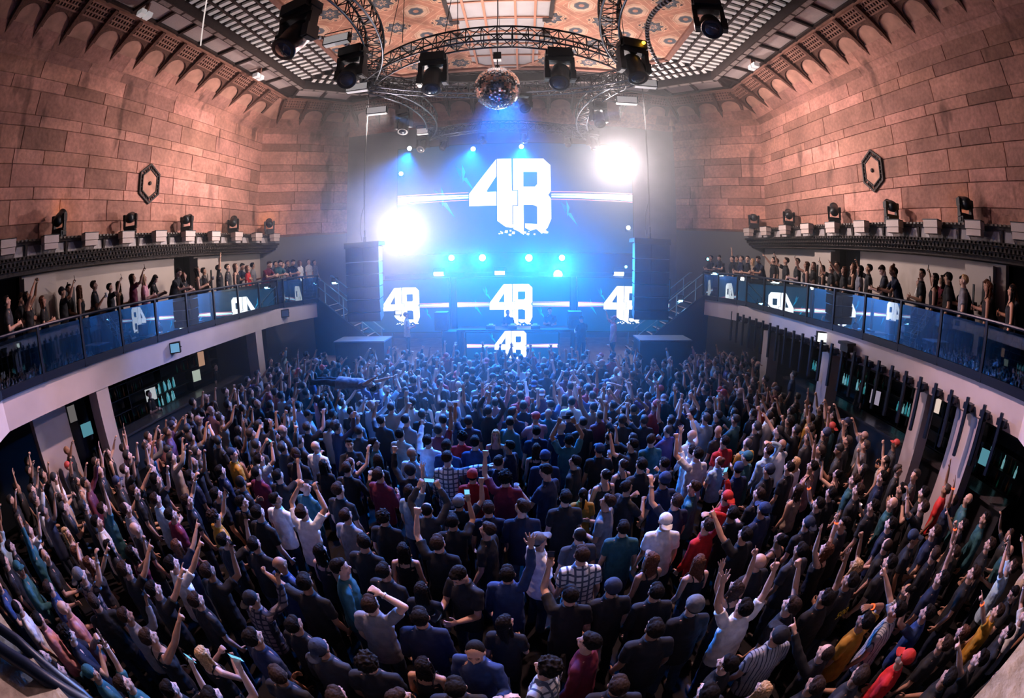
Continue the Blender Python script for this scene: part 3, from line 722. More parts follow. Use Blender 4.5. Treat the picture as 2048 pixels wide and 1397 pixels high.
# hanging steel cables of trusses
for x,y,lab in((-3.3,9.9,'thin suspension wires above the front truss, left pair'),(-1.9,10.0,'thin suspension wires above the front truss, middle'),(2.3,10.1,'thin suspension wires above the front truss, right pair')):
    b=MB(); b.tube([(x,y,TZ+.2),(x+.25,y-.2,ZT-.05)],.010,5); b.tube([(x+.35,y,TZ+.2),(x+.3,y-.2,ZT-.05)],.010,5); tag(b.obj('suspension_wire',BLACK),lab,'wire')

# mirror ball
r=empty('mirror_ball',(-.59,10.5,9.18),label='large mirror ball hanging from a motor under the skylight',cat='mirror ball')
b=MB(); seg,rg=56,34
for i in range(rg):
    t0,t1=PI*i/rg,PI*(i+1)/rg
    for k in range(seg):
        a0,a1=2*PI*k/seg,2*PI*(k+1)/seg
        def sp(t,a,R=.585): return Vector((R*math.sin(t)*math.cos(a),R*math.sin(t)*math.sin(a),R*math.cos(t)))
        v=[sp(t0,a0),sp(t1,a0),sp(t1,a1),sp(t0,a1)]
        c=sum(v,Vector())/4; n=c.normalized(); j=Vector([random.uniform(-.035,.035) for _ in range(3)])
        v=[c+(p-c)*.92 for p in v]; v=[p+n*((p-c).dot(j))*2 for p in v]
        if (v[0]-v[3]).length<1e-4: v=[v[0],v[1],v[2]]; b.add(v,[(0,1,2)])
        elif (v[1]-v[2]).length<1e-4: v=[v[0],v[1],v[3]]; b.add(v,[(0,1,2)])
        else: b.add(v,[(0,1,2,3)])
b.obj('mirror_tiles',mat('mirror tile',(.92,.92,.95),.03,1.),r)
b=MB(); b.ell((0,0,0),(.575,.575,.575),40,24); b.obj('core',mat('grout grey',(.25,.25,.27),.4,.5),r,True)
b=MB(); b.lathe([(.02,.58),(.06,.60),(.06,.68),(.02,.70)],12); b.tube([(0,0,.68),(0,0,.86)],.012,6); b.obj('shackle',BLACK,r)
b=MB(); b.box(-.10,.10,-.09,.09,.86,1.08); b.obj('motor',BLACK,r)
b=MB(); b.tube([(0,0,1.08),(0,0,ZT-9.26)],.012,6); b.tube([(.02,0,1.3),(.05,.03,2.0),(.0,.0,ZT-9.26)],.006,5); b.obj('cable',BLACK,r)

# ------------------------------------------------------------------ hanging line arrays
def line_array(x,y,lab):
    r=empty('line_array',(x,y,5.35),label=lab,cat='loudspeaker')
    b=MB(); b.box(-.60,.60,-.35,.35,-.02,.10); b.box(-.61,.61,-.36,-.30,-.08,.10); b.obj('bumper',BLACK,r)
    z=-.05; ang=0; yy=0
    for k,(hgt) in enumerate((.50,.40,.40,.40,.40,.30)):
        a=.012*k*k*.5
        Mx=Matrix.Translation(Vector((0,yy,z)))@Matrix.Rotation(a,4,'X')
        b=MB(); b.add([Mx@Vector(p) for p in((-.585,-.30,0),(.585,-.30,0),(.50,.32,-.02),(-.50,.32,-.02),(-.585,-.30,-hgt+.012),(.585,-.30,-hgt+.012),(.50,.32,-hgt+.03),(-.50,.32,-hgt+.03))],[(3,2,1,0),(4,5,6,7),(0,1,5,4),(1,2,6,5),(2,3,7,6),(3,0,4,7)])
        c=b.obj('cabinet',SPK,r)
        g=MB(); g.box(-.56,.56,-.315,-.302,-hgt+.03,-.02,0,Mx)
        g.box(-.05,.05,-.325,-.31,-hgt+.05,-.04,0,Mx); g.obj('grille',SPK,c)
        if k in(0,3):
            g=MB(); g.box(-.57,.57,-.318,-.303,-hgt+.0,-hgt+.018,0,Mx); g.obj('edge_strip',mat('worn grey edge',(.25,.27,.3),.4),c)
        z-=hgt*math.cos(a); yy+=hgt*math.sin(a)*-1
    b=MB(); b.tube([(0,0,.1),(0,0,.28)],.05,8); b.tube([(0,0,.28),(0,0,.5)],.03,8); b.obj('hoist',BLACK,r)
    b=MB(); b.tube([(0,0,.5),(0,0,ZT-5.35)],.011,6); b.tube([(-.1,0,.15),(-.16,0,.5),(-.12,0,1.0),(-.03,0,1.3),(-.02,0,ZT-5.35)],.008,5); b.obj('cable',BLACK,r)
line_array(-5.15,13.65,'tall black line array loudspeaker hanging on a cable at the left of the stage')
line_array(4.06,13.65,'tall black line array loudspeaker hanging on a cable at the right of the stage')
# subwoofer stacks with pale tops
TOPM=mat('pale plywood top',(.20,.23,.27),.5,0,.15,4)
for x0,x1,lab in((-6.65,-4.75,'dark subwoofer stack with a pale top in front of the left stairs'),(3.92,5.82,'dark subwoofer stack with a blue-lit top in front of the right stairs')):
    c=(x0+x1)/2; r=empty('subwoofer_stack',(c,14.5,0),label=lab,cat='subwoofer')
    for j in range(2):
        for i in range(2):
            b=MB(); b.box(x0-c+.95*i+.005,x0-c+.95*(i+1)-.005,-.46,.46,j*1.02+.01,(j+1)*1.02); cab=b.obj('cabinet',SPK,r)
            g=MB(); g.box(x0-c+.95*i+.04,x0-c+.95*(i+1)-.04,-.475,-.462,j*1.02+.05,(j+1)*1.02-.04); g.obj('grille',SPK,cab)
    b=MB(); b.box(x0-c-.02,x1-c+.02,-.49,.49,2.045,2.09); b.obj('top',TOPM,r)

# ------------------------------------------------------------------ stage
b=MB(); b.box(L(8.0),Rr(8.0),15.0,YB,0,1.0); struct(b.obj('floor_stage',STAGEF),'worn wooden stage floor')
b=MB(); b.box(L(4.2),Rr(4.2),14.93,15.0,0,.98); struct(b.obj('trim_11',BLACKP),'black stage front')
# logo polygons (unit: height 1, origin at centre)
def logo(b,cx,y,cz,H,bar0=None,bar1=None,full=True,m=0,mb=1,mr=2,dy=-.012):
    """the white 4|B emblem of the screens, drawn as flat pieces just proud of the screen face"""
    k=H/3.54     # measured on the big screen: 3.54 m tall
    def P(pts,mm=m,o=0.): b.add([(cx+px*k,y+dy-o,cz+pz*k) for px,pz in pts],[tuple(range(len(pts)))],mm)
    # the 4
    P([(-2.02,-.42),(-2.02,.15),(-.80,1.76),(-.80,.95),(-1.22,.30),(-1.22,.22),(-.80,.22),(-.80,-.42)])
    P([(-.76,1.77),(-.12,1.77),(-.12,.25),(.12,.25),(.12,-.42),(-.10,-.42),(-.10,-1.45 if full else -1.1),(-.40,-1.40),(-.77,-1.12)])
    # the B
    P([(-.05,1.77),(.40,1.77),(.40,-1.77 if full else -1.3),(.16,-1.60),(-.06,-1.5),(-.06,-.46),(.16,-.46),(.16,.29),(-.06,.29)])
    P([(.40,1.77),(1.30,1.77),(1.62,1.45),(1.62,1.13),(.40,1.13)])
    P([(1.02,1.13),(1.62,1.13),(1.62,.24),(1.50,.06),(1.62,-.12),(1.62,-.48),(1.0,-.48),(.80,-.40),(.40,-.40),(.40,.44),(.92,.44),(1.02,.56)])
    P([(1.0,-.48),(1.62,-.48),(1.62,-1.05),(1.45,-1.45),(1.0,-1.28)])
    P([(.46,-1.25),(1.0,-1.28),(1.45,-1.45),(1.20,-1.72),(.95,-1.5),(.70,-1.58),(.46,-1.45)])
    # crumbling lower edge
    rr=random.Random(3)
    for i in range(26):
        x=rr.uniform(-.72,1.5); z=-1.35-rr.random()*.42*(1 if x<.9 else .8); s_=rr.uniform(.02,.07)
        P([(x-s_,z-s_*.7),(x+s_,z-s_),(x+s_*1.2,z+s_*.8),(x-s_*.6,z+s_)],m)
    # streak of light bars to both sides
    if bar0 is not None:
        for x0,x1,sg in((bar0,cx-2.05*k,-1),(cx+1.64*k,bar1,1)):
            xo=x0 if sg<0 else x1; xi=x1 if sg<0 else x0
            for z,h0,h1,mm in((.10,.085,.02,m),(-.04,.06,.015,mb),(.235,.022,.01,mr),(-.15,.02,.008,mr),(.0,.05,.03,mb)):
                v=[(xo,y+dy,cz+(z-h0)*k-.0),(xi,y+dy,cz+(z*.9-h1)*k),(xi,y+dy,cz+(z*.9+h1)*k),(xo,y+dy,cz+(z+h0)*k)]
                b.add(v if sg<0 else v[::-1],[(0,1,2,3)],mm)
        for px,pz,s_,mm in((-3.3,.0,1.0,3),(-2.35,1.1,.9,3),(2.3,-.6,.8,3)):
            if (cx+px*k)>bar0 and (cx+px*k)<bar1:
                P([(px,pz+.55*s_),(px+.18*s_,pz+.1*s_),(px+.05*s_,pz-.45*s_)],3,-.004); P([(px-.35*s_,pz+.45*s_),(px,pz+.2*s_),(px-.02*s_,pz-.3*s_)],4,-.006)
                P([(px,pz-.2*s_),(px+.65*s_,pz-.95*s_),(px+.25*s_,pz-.2*s_)],3,-.005)
W_=emit('screen white',(1,1,1),1.9); B_=emit('screen blue streak',(.35,.75,1),3.0); R_=emit('screen red streak',(1,.25,.3),2.2); T_=emit('screen cyan shard',(.0,.32,.62),1.1); T2_=emit('screen teal shard',(.0,.16,.34),1.0)
SCR=mat('screen dark blue',(.01,.03,.06),.4,emis=(.0,.045,.10),estr=1.0)
def screen(x0,x1,z0,z1,y,lab,H,depth=.12,fx=None):
    cx=(x0+x1)/2; cz=(z0+z1)/2; r=empty('led_screen',(cx,y,z0),label=lab,cat='screen'); inv=(-cx,-y,-z0)
    def rel(b): b.v=[(p[0]-cx,p[1]-y,p[2]-z0) for p in b.v]; return b
    b=MB(); b.box(x0,x1,y,y+depth,z0,z1); rel(b).obj('panel',SCR,r)
    b=MB(); b.box(x0-.04,x1+.04,y+depth*.5,y+depth+.05,z0-.05,z0); b.box(x0-.04,x1+.04,y+depth*.5,y+depth+.05,z1,z1+.05); b.box(x0-.05,x0,y+depth*.5,y+depth+.05,z0,z1); b.box(x1,x1+.05,y+depth*.5,y+depth+.05,z0,z1); rel(b).obj('frame',BLACK,r)
    b=MB(); logo(b,fx if fx is not None else cx,y,cz,H,x0+.02,x1-.02); rel(b).obj('picture',[W_,B_,R_,T_,T2_],r)
screen(-5.72,5.0,5.05,10.1,19.5,'huge LED screen with white 4B emblem high above the stage',3.54)
screen(-2.77,1.93,1.72,3.95,18.0,'middle LED screen with the 4B emblem behind the performers',1.72)
screen(-7.15,-3.09,1.72,3.95,18.0,'lower LED screen with the 4B emblem, left of the performers',1.60)
screen(2.25,6.3,1.72,3.95,18.0,'lower LED screen with the 4B emblem, partly behind the right loudspeaker',1.60)
screen(-2.14,1.29,.95+.06,2.0,15.95,'LED screen with the 4B emblem on the front of the booth',1.15)
# booth
r=empty('dj_booth',(-.42,16.4,1.0),label='long dark table of the booth behind the front LED screen',cat='table')
b=MB(); b.box(-2.1,2.45,-.30,.55,1.02,1.10); b.obj('tabletop',BLACK,r)
for x in(-2.0,2.3):
    b=MB(); b.box(x-.05,x+.05,-.2,.5,0,1.02); b.obj('leg',BLACK,r)
b=MB(); b.box(-2.62,-2.1,-.35,.35,0,1.05); b.obj('side_cabinet',SPK,r)
for x,nm in((-1.25,'left'),(-.42,'middle'),(.45,'right')):
    q=empty('media_player',(x,16.45,2.1),label='black player deck on the booth table, %s of three'%nm,cat='player')
    b=MB(); b.box(-.17,.17,-.2,.2,0,.11); b.obj('body',BLACKP,q)
    b=MB(); b.lathe([(.1,.11),(.1,.125),(.02,.127)],18); b.obj('jog_wheel',ALU,q)
    b=MB(); b.box(-.08,.08,.13,.19,.11,.15); b.obj('display',emit('deck display',(.1,.4,1),1.5),q)
for x,nm in((-3.15,'left'),(1.95,'right')):
    q=empty('monitor_speaker',(x,16.5,1.0),label='booth monitor loudspeaker on a stand, %s of the table'%nm,cat='loudspeaker')
    b=MB(); b.tube([(0,0,0),(0,0,1.05)],.03,8); b.box(-.22,.22,-.2,.2,0,.03); b.obj('stand',BLACK,q)
    b=MB(); b.box(-.25,.25,-.22,.22,1.05,1.75); b.obj('cabinet',BLACKP,q)
    b=MB(); b.lathe([(.17,0),(.17,.02),(.1,.01)],18,0,Matrix.Translation(Vector((0,-.225,1.3)))@Matrix.Rotation(PI/2,4,'X')); b.obj('woofer',SPK,q)
# gallery rail and lamps above the lower screens
b=MB(); b.box(-6.2,5.4,18.9,19.3,3.98,4.06); b.box(-6.2,5.4,18.9,18.98,4.06,4.16); struct(b.obj('beam',BLACK),'dark shelf between big and lower screens')
GLOW=emit('blue-white lamp',(.55,.85,1),60); GLOWW=emit('white blinder lamp',(1,.97,.92),90)
def par(x,y,z,lab,em,rad=.12,tilt=0.,rz=0.):
    r=empty('par_lamp',(x,y,z),rz,label=lab,cat='stage lamp')
    Mx=Matrix.Rotation(PI/2+tilt,4,'X')
    b=MB(); b.lathe([(0,-.22),(rad*.7,-.22),(rad*1.1,-.05),(rad*1.15,.02),(rad,.02),(rad*.9,-.0)],18,0,Mx); b.obj('can',BLACKP,r,True)
    b=MB(); b.lathe([(0,.0),(rad*.92,.0),(rad*.6,.02),(0,.028)],18,0,Mx); b.obj('lens',em,r,True)
    b=MB(); b.tube([(-rad*1.2,.05,0),(-rad*1.2,.05,-rad*1.6),(rad*1.2,.05,-rad*1.6),(rad*1.2,.05,0)],.012,6); b.obj('bracket',BLACK,r)
ROW=[(-3.12,4.83,.13),(-1.76,4.80,.15),(.25,4.77,.16),(1.68,4.78,.13)]
for i,(x,z,rd) in enumerate(ROW): par(x,18.95,z,'blue-white stage lamp in the row above the lower screens, %s'%['leftmost','second','third','rightmost'][i],GLOW,rd)
par(1.49,18.8,4.05,'brightest blue-white lamp just over the middle LED screen',GLOWW,.2)
for x,y,z,lab in((-4.75,17.9,9.68,'blue lamp under the rear truss at its left end'),(-2.02,17.9,9.45,'blue lamp under the rear truss, left of the emblem'),(-.02,17.7,9.45,'blue lamp under the rear truss above the emblem'),(-5.5,19.3,8.86,'blue lamp at the left edge of the big screen, upper'),(4.7,19.2,6.2,'blue lamp at the lower right edge of the big screen')):
    par(x,y,z,lab,GLOW,.10,.3)
for x,z,lab in((-3.65,3.99,'left'),(-1.0,3.98,'middle'),(4.15,3.97,'right')):
    strobe(x,18.75,z+.17,0,emit('strobe strip',(.8,.95,1),14),'glowing strobe strip above the lower screens, %s one'%lab,.24,.08)
for x,z,lab in((4.35,4.45,'left'),(8.2,4.95,'right')):
    par(x,18.2,z,'tiny cyan lamp beside the right loudspeaker, %s of two'%lab,emit('cyan lamp',(.1,.9,1),25),.06)
# the two great blinders
def blinder(x,y,z,rz,tilt,lab):
    r=empty('blinder_light',(x,y,z),rz,label=lab,cat='blinder')
    Mx=Matrix.Rotation(tilt,4,'X')
    b=MB(); b.box(-.42,.42,-.0,.25,-.42,.42,0,Mx); b.obj('housing',BLACK,r)
    for i in range(2):
        for j in range(2):
            Mq=Mx@Matrix.Translation(Vector((-.2+.4*i,-.01,-.2+.4*j)))@Matrix.Rotation(PI/2,4,'X')
            b=MB(); b.lathe([(0,.0),(.18,.0),(.19,.03),(.17,.02),(0,.04)],18,0,Mq); b.obj('lamp',GLOWW,r,True)
    b=MB(); b.tube([(-.5,.1,0),(-.5,.1,.55),(.5,.1,.55),(.5,.1,0)],.02,6,); b.obj('yoke',BLACK,r)
BLL=(-4.9,17.6,5.97); BLR=(3.95,18.0,8.85)
blinder(*BLL,-.25,0.05,'blazing white blinder glaring beside the left loudspeaker')
blinder(*BLR,.2,.15,'blazing white blinder glaring under the right end of the rear truss')
# ------------------------------------------------------------------ stairs from the balconies down to the stage
for s,nm in((-1,'left'),(1,'right')):
    r=empty('staircase',(XC+s*6.5,17.3,0),label='stairs with white nosings from the %s balcony down to the stage'%nm,cat='stairs')
    def X(d): return s*(d-6.5)
    b=MB(); n=10; d0,d1=7.9,5.0; z0,z1=3.27,1.05
    c=MB()
    for i in range(n):
        da=d0+(d1-d0)*i/n; db=d0+(d1-d0)*(i+1)/n; z=z0-(z0-z1)*(i+1)/n+.0
        x0,x1=sorted((X(da),X(db))); b.box(x0,x1,-.6,.9,z-.05,z)
        xe=X(db); x0,x1=sorted((xe,xe-s*-.09)); c.box(x0,x1,-.6,.9,z-.0,z+.012)
    b.obj('tread',BLACK,r); c.obj('nosing',mat('pale nosing',(.75,.62,.58),.6),r)
    for y in(-.66,):
        b=MB(); p=[(X(8.2),3.42),(X(7.9),3.42),(X(4.9),1.12),(X(4.9),.0),(X(8.2),.0)]
        v=[(a,y,z) for a,z in p]+[(a,y+.05,z) for a,z in p]; b.add(v,[(0,1,2,3,4),(9,8,7,6,5)]+[(i,(i+1)%5,5+(i+1)%5,5+i) for i in range(5)]); b.obj('stringer',mat('navy stair side',(.02,.03,.05),.6),r)
        b=MB(); b.tube([(X(7.9),y,3.44),(X(4.9),y,1.14)],.03,6); b.obj('edge_strip',ALU,r)
    for y in(-.6,.85):
        b=MB(); b.tube([(X(8.0),y,4.3),(X(7.9),y,4.3),(X(5.0),y,2.05)],.025,8); b.tube([(X(8.0),y,3.9),(X(7.9),y,3.9),(X(5.0),y,1.65)],.018,8); b.obj('handrail',mat('steel blue rail',(.25,.4,.5),.3,.9),r)
        for i in range(4):
            d=7.6-.83*i; z=z0-(z0-z1)*(7.9-d)/2.9; b=MB(); b.tube([(X(d),y,z),(X(d),y,z+1.02)],.025,8); b.obj('post',mat('steel blue post',(.3,.45,.5),.3,.8),r)
    strobe(XC+s*(7.1 if s<0 else 6.9),16.7,4.05 if s<0 else 3.2,0,emit('blue strip',(.25,.6,1),18),'small glowing blue light bar on the %s stairs, upper'%nm,.12,.04)
    strobe(XC+s*(4.35 if s<0 else 8.2),16.6 if s<0 else 16.2,2.62 if s<0 else 4.38,0,emit('blue strip',(.25,.6,1),18),'small glowing blue light bar by the %s stairs, lower'%nm,.13,.04)
# ------------------------------------------------------------------ bars under the balconies
TVE=emit('bar picture',(.9,.8,.75),.9); TVB=emit('bar till screen',(.2,.6,.75),.4)
def bottles(cx,ylist,z,s,side,em):
    r0=None
    for i,y in enumerate(ylist):
        b=MB(); h=.26+.05*((i*7)%3); rr=.036
        b.lathe([(rr,0),(rr,h*.58),(rr*.38,h*.74),(rr*.34,h*.97),(rr*.45,h)],10); o=b.obj('bottle',em[i%len(em)],None,True); o.location=(cx+.05*((i*5)%3-1),y,z)
        tag(o,'small bottle on the lit back shelf of the %s bar'%side,'bottle','bottles behind the %s bar'%side)
GL=[mat('glowing cyan glass',(.1,.6,.65),.1,emis=(.08,.55,.62),estr=.25),mat('glowing pale glass',(.5,.8,.85),.1,emis=(.3,.7,.75),estr=.35),mat('green bottle glass',(.02,.2,.12),.15),mat('brown bottle glass',(.12,.05,.02),.15),mat('dark bottle glass',(.02,.03,.04),.1)]  # cyan and pale glass: shelf light put into the bottles as emission
for s,nm,ya,yb in((-1,'left',6.3,12.8),(1,'right',2.6,12.6)):
    X=lambda d:XC+s*d
    r=empty('bar_counter',(X(9.9),(ya+yb)/2,0),label='long dark bar counter under the %s balcony'%nm,cat='bar counter')
    hl=(yb-ya)/2
    b=MB(); b.box(-.35,.35,-hl,hl,1.05,1.11); b.obj('counter_top',mat('dark counter top',(.06,.055,.06),.25),r)
    b=MB(); b.box(-.25,.25,-hl+.02,hl-.02,0,1.05); b.obj('front',DARKW,r)
    r=empty('bar_back_shelf',(X(11.0),(ya+yb)/2,0),label='dark bottle shelving behind the %s bar'%nm,cat='shelf')
    for z in(.95,1.35,1.75,2.15):
        b=MB(); b.box(-.18,.22,-hl,hl,z-.03,z); b.obj('shelf',BLACK,r)
    n=int(hl*2/1.6)
    for i in range(n+1):
        b=MB(); y=-hl+i*2*hl/n; b.box(-.18,.22,y-.02,y+.02,0,2.3); b.obj('upright',BLACK,r)
    x=X(10.95)
    if s<0:
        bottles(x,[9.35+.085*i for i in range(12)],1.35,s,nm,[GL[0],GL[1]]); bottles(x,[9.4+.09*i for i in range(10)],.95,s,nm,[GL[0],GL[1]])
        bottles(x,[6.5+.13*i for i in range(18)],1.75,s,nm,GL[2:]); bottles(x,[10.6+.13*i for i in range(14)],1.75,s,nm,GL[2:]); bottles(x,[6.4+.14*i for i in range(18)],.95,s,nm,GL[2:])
    else:
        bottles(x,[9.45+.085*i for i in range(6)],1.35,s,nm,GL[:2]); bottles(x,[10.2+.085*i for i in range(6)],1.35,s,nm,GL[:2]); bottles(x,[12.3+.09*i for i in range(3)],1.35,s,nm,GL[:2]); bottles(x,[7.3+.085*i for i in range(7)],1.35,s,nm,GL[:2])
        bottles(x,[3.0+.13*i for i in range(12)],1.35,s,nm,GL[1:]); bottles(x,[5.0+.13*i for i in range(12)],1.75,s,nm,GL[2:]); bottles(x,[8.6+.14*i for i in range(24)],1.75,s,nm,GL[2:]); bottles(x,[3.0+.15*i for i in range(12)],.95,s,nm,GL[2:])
def tv(x,y,z,rz,w,h,em,lab,cat='screen'):
    r=empty('bar_screen',(x,y,z),rz,label=lab,cat=cat); b=MB(); b.box(0,.04,-w/2-.02,w/2+.02,-h/2-.02,h/2+.02); b.obj('frame',BLACK,r)
    b=MB(); b.box(.04,.045,-w/2,w/2,-h/2,h/2); b.obj('display',em,r)
tv(L(10.6),8.75,1.55,-.3,.42,.38,emit('pale menu',(.75,.8,.85),.55),'small white glowing menu behind the left bar')
tv(L(10.6),11.2,1.5,-.3,.35,.38,emit('greenish menu',(.6,.7,.6),.6),'small greenish menu panel behind the left bar')
tv(L(10.6),11.6,2.0,-.3,.28,.5,emit('picture panel',(.8,.45,.3),.5),'small orange and white picture above the left bar')
tv(L(10.6),5.4,2.0,-.2,.26,.42,emit('picture panel',(.5,.45,.45),.25),'glowing picture panel left of the left column')
tv(L(10.6),5.8,1.45,-.2,.38,.35,TVB,'blue-green till screen behind the left column')
tv(Rr(10.5),8.5,1.55,PI+.3,.35,.4,emit('pale menu',(.7,.6,.8),.4),'small pale till screen among bottles of the right bar')
tv(Rr(10.4),6.1,2.15,PI+.2,.5,.45,emit('bar picture',(.9,.7,.6),.8),'picture of people glowing between the right columns')
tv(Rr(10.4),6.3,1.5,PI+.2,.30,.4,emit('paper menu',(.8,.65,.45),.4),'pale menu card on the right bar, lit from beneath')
tv(Rr(10.3),3.9,1.6,PI+.2,.30,.35,TVB,'turquoise till screen at the near end of the right bar')
# cables lying on the parapet at the left
for i,(pts,rd,m_) in enumerate((([(-3.6,-.55,3.80),(-2.6,-.35,3.79),(-1.9,-.18,3.79),(-1.45,-.02,3.79),(-1.2,.10,3.65),(-1.1,.15,3.2)],.035,NAVYM),([(-3.6,-.35,3.79),(-2.7,-.22,3.79),(-2.0,-.1,3.79),(-1.6,.02,3.79),(-1.4,.1,3.6),(-1.3,.14,3.1)],.028,NAVYM),([(-3.2,-.1,3.79),(-2.6,-.03,3.78),(-2.1,-.12,3.78),(-1.9,-.4,3.78),(-2.0,-.6,3.78)],.022,BLACK))):
    b=MB(); b.tube(pts,rd,8); tag(b.obj('cable',m_,None,True),['thick blue-black cable across the concrete parapet, bottom left','thinner blue-black cable beside the thick one on the parapet','loop of black cable on the concrete parapet'][i],'cable')
# small emergency lamps on the box beam
for i,(x,y,sd) in enumerate(((L(9.05),6.35,-1),(L(9.05),13.0,-1),(Rr(9.05),13.2,1),(Rr(9.05),5.9,1))):
    r=empty('ceiling_lamp',(x,y,ZT-.32),0,label='small twin white lamp box under the ceiling panels, %s'%['left side near the camera','left side near the stage','right side near the stage','right side near the camera'][i],cat='lamp')
    b=MB(); b.box(-.10,.10,-.03,.03,0,.3); b.obj('bracket',TRIMS,r)
    for y2 in(-.14,.14):
        b=MB(); b.box(-.12,.12,y2-.11,y2+.11,-.16,.0); b.obj('housing',mat('white lamp box',(.85,.85,.85),.4,emis=(1,.95,.95),estr=.2),r)
# thin string hanging on the left, its brightness put in as emission
b=MB(); b.tube([(-7.2,6.4,ZT-.05),(-7.35,6.9,11.2),(-7.5,7.2,10.6)],.02,6); tag(b.obj('suspension_wire',emit('glowing cord',(1,.85,.8),.8)),'thin glowing wire hanging from the ceiling on the left','wire')
# ------------------------------------------------------------------ people
TMPC=[]
def evaluate(me,voxel,smooth=2,noise=0.,nscale=.06,dec=1.,name='m'):
    o=bpy.data.objects.new('tmp',me); COL.objects.link(o)
    md=o.modifiers.new('r','REMESH'); md.mode='VOXEL'; md.voxel_size=voxel; md.adaptivity=0
    if smooth: sm=o.modifiers.new('s','SMOOTH'); sm.factor=.5; sm.iterations=smooth
    if noise:
        tx=bpy.data.textures.new('n','CLOUDS'); tx.noise_scale=nscale; tx.noise_depth=1
        dm=o.modifiers.new('d','DISPLACE'); dm.texture=tx; dm.strength=noise; dm.mid_level=.5; dm.texture_coords='LOCAL'
    if dec<1: dc=o.modifiers.new('c','DECIMATE'); dc.ratio=dec
    dg=bpy.context.evaluated_depsgraph_get(); ev=o.evaluated_get(dg)
    m2=bpy.data.meshes.new_from_object(ev); m2.name=name
    bpy.data.objects.remove(o); bpy.data.meshes.remove(me)
    m2.polygons.foreach_set('use_smooth',[True]*len(m2.polygons))
    return m2
SKINM=objcol_mat('skin',.55,.10,18,attr=True,spec=.4); HAIRM=objcol_mat('hair strands',.8,.5,60,spec=.12)
CLOTHM=objcol_mat('woven cloth',.85,.22,14); CHECKM=objcol_mat('checked cloth',.85,.15,14,stripes=True); PINM=objcol_mat('pinstriped cloth',.85,.15,14,stripes='pin')
def V(*a): return Vector(a)
def capsule(b,p,q,r0,r1,seg=10):
    p=V(*p);q=V(*q); d=(q-p); n=4
    pts=[];rs=[]
    L_=d.length; t=d/L_ if L_>1e-6 else V(0,0,1)
    for k in (-.98,-.7,-.35): pts.append(p+t*r0*k); rs.append(r0*math.sqrt(max(.02,1-k*k)))
    for k in range(n+1): pts.append(p+d*k/n); rs.append(r0+(r1-r0)*k/n)
    for k in (.35,.7,.98): pts.append(q+t*r1*k); rs.append(r1*math.sqrt(max(.02,1-k*k)))
    b.tube(pts,rs,seg)
def torso(b,rings,lean=0.):
    """rings: (z,rx,ry,yoff)"""
    seg=20; vs=[];fs=[];n=len(rings)
    for z,rx,ry,yo in rings:
        dy=max(0,z-.95)*math.sin(lean); 
        for k in range(seg):
            a=2*PI*k/seg; c,s_=math.cos(a),math.sin(a)
            e=.95
            vs.append((rx*math.copysign(abs(c)**e,c),yo+dy+ry*math.copysign(abs(s_)**e,s_),z))
    for i in range(n-1):
        for k in range(seg): fs.append((i*seg+k,i*seg+(k+1)%seg,(i+1)*seg+(k+1)%seg,(i+1)*seg+k))
    fs.append(tuple(range(seg-1,-1,-1))); fs.append(tuple((n-1)*seg+k for k in range(seg)))
    b.add(vs,fs)
def hand(b,w,d,nrm,shape,side):
    """w wrist, d finger direction, nrm palm normal"""
    d=d.normalized(); nrm=(nrm-d*nrm.dot(d)).normalized(); s_=d.cross(nrm)*side
    M=Matrix((s_,nrm,d)).transposed().to_4x4(); M.translation=w
    b.ell((0,0,.048),(.040,.017,.056),12,8,0,M); b.ell((0,0,.075),(.041,.015,.026),12,7,0,M)
    bend={'open':(.12,.12),'relax':(.55,.6),'fist':(1.55,1.75),'grip':(.85,1.1),'point':(1.5,1.7)}[shape]
    for i,(ox,ln) in enumerate(((-.031,.060),(-.0105,.070),(.0105,.073),(.031,.066))):
        b1,b2=bend
        if shape=='point' and i==3: b1,b2=.08,.05
        a=V(ox,0,.092); sp=ox*(1.0 if shape=='open' else .25)
        p1=a+V(sp*.5,math.sin(b1)*ln*.5,math.cos(b1)*ln*.52); p2=p1+V(sp*.4,math.sin(b1+b2)*ln*.5,math.cos(b1+b2)*ln*.48)
        capsule(b,M@a,M@p1,.0098,.0092,8); capsule(b,M@p1,M@p2,.0092,.0082,8)
    t0=V(.030,.004,.028); t1=V(.062,.016,.052) if shape in('open','relax') else V(.048,.030,.058); t2=t1+(V(.014,.006,.030) if shape in('open','relax') else V(-.026,.014,.018))
    capsule(b,M@t0,M@t1,.0135,.011,8); capsule(b,M@t1,M@t2,.011,.009,8)
HEADC=V(0,.012,.105)      # skull centre above the neck pivot, head space
def head_matrix(pivot,pitch,yaw,roll=0.):
    return Matrix.Translation(pivot)@Matrix.Rotation(yaw,4,'Z')@Matrix.Rotation(pitch,4,'X')@Matrix.Rotation(roll,4,'Y')@Matrix.Translation(HEADC)
def head(b,H):
    E=lambda c,r,seg=16,rg=11: b.ell(c,r,seg,rg,0,H)
    E((0,-.012,.018),(.077,.094,.094),20,14); E((0,.020,-.030),(.066,.070,.075)); E((0,.045,-.068),(.040,.040,.036)); E((0,.058,-.088),(.022,.020,.016))
    for s_ in(-1,1):
        E((s_*.036,.050,-.030),(.024,.026,.026)); E((s_*.030,.068,.026),(.028,.014,.009)); E((s_*.078,-.004,-.012),(.010,.020,.031)); E((s_*.012,.092,-.030),(.009,.010,.009))
        E((s_*.031,.070,.006),(.0135,.012,.011))
    capsule(b,H@V(0,.078,.012),H@V(0,.102,-.026),.008,.0125,8)
    E((0,.080,-.053),(.024,.012,.0065)); E((0,.079,-.064),(.021,.011,.0065))
SH=.172
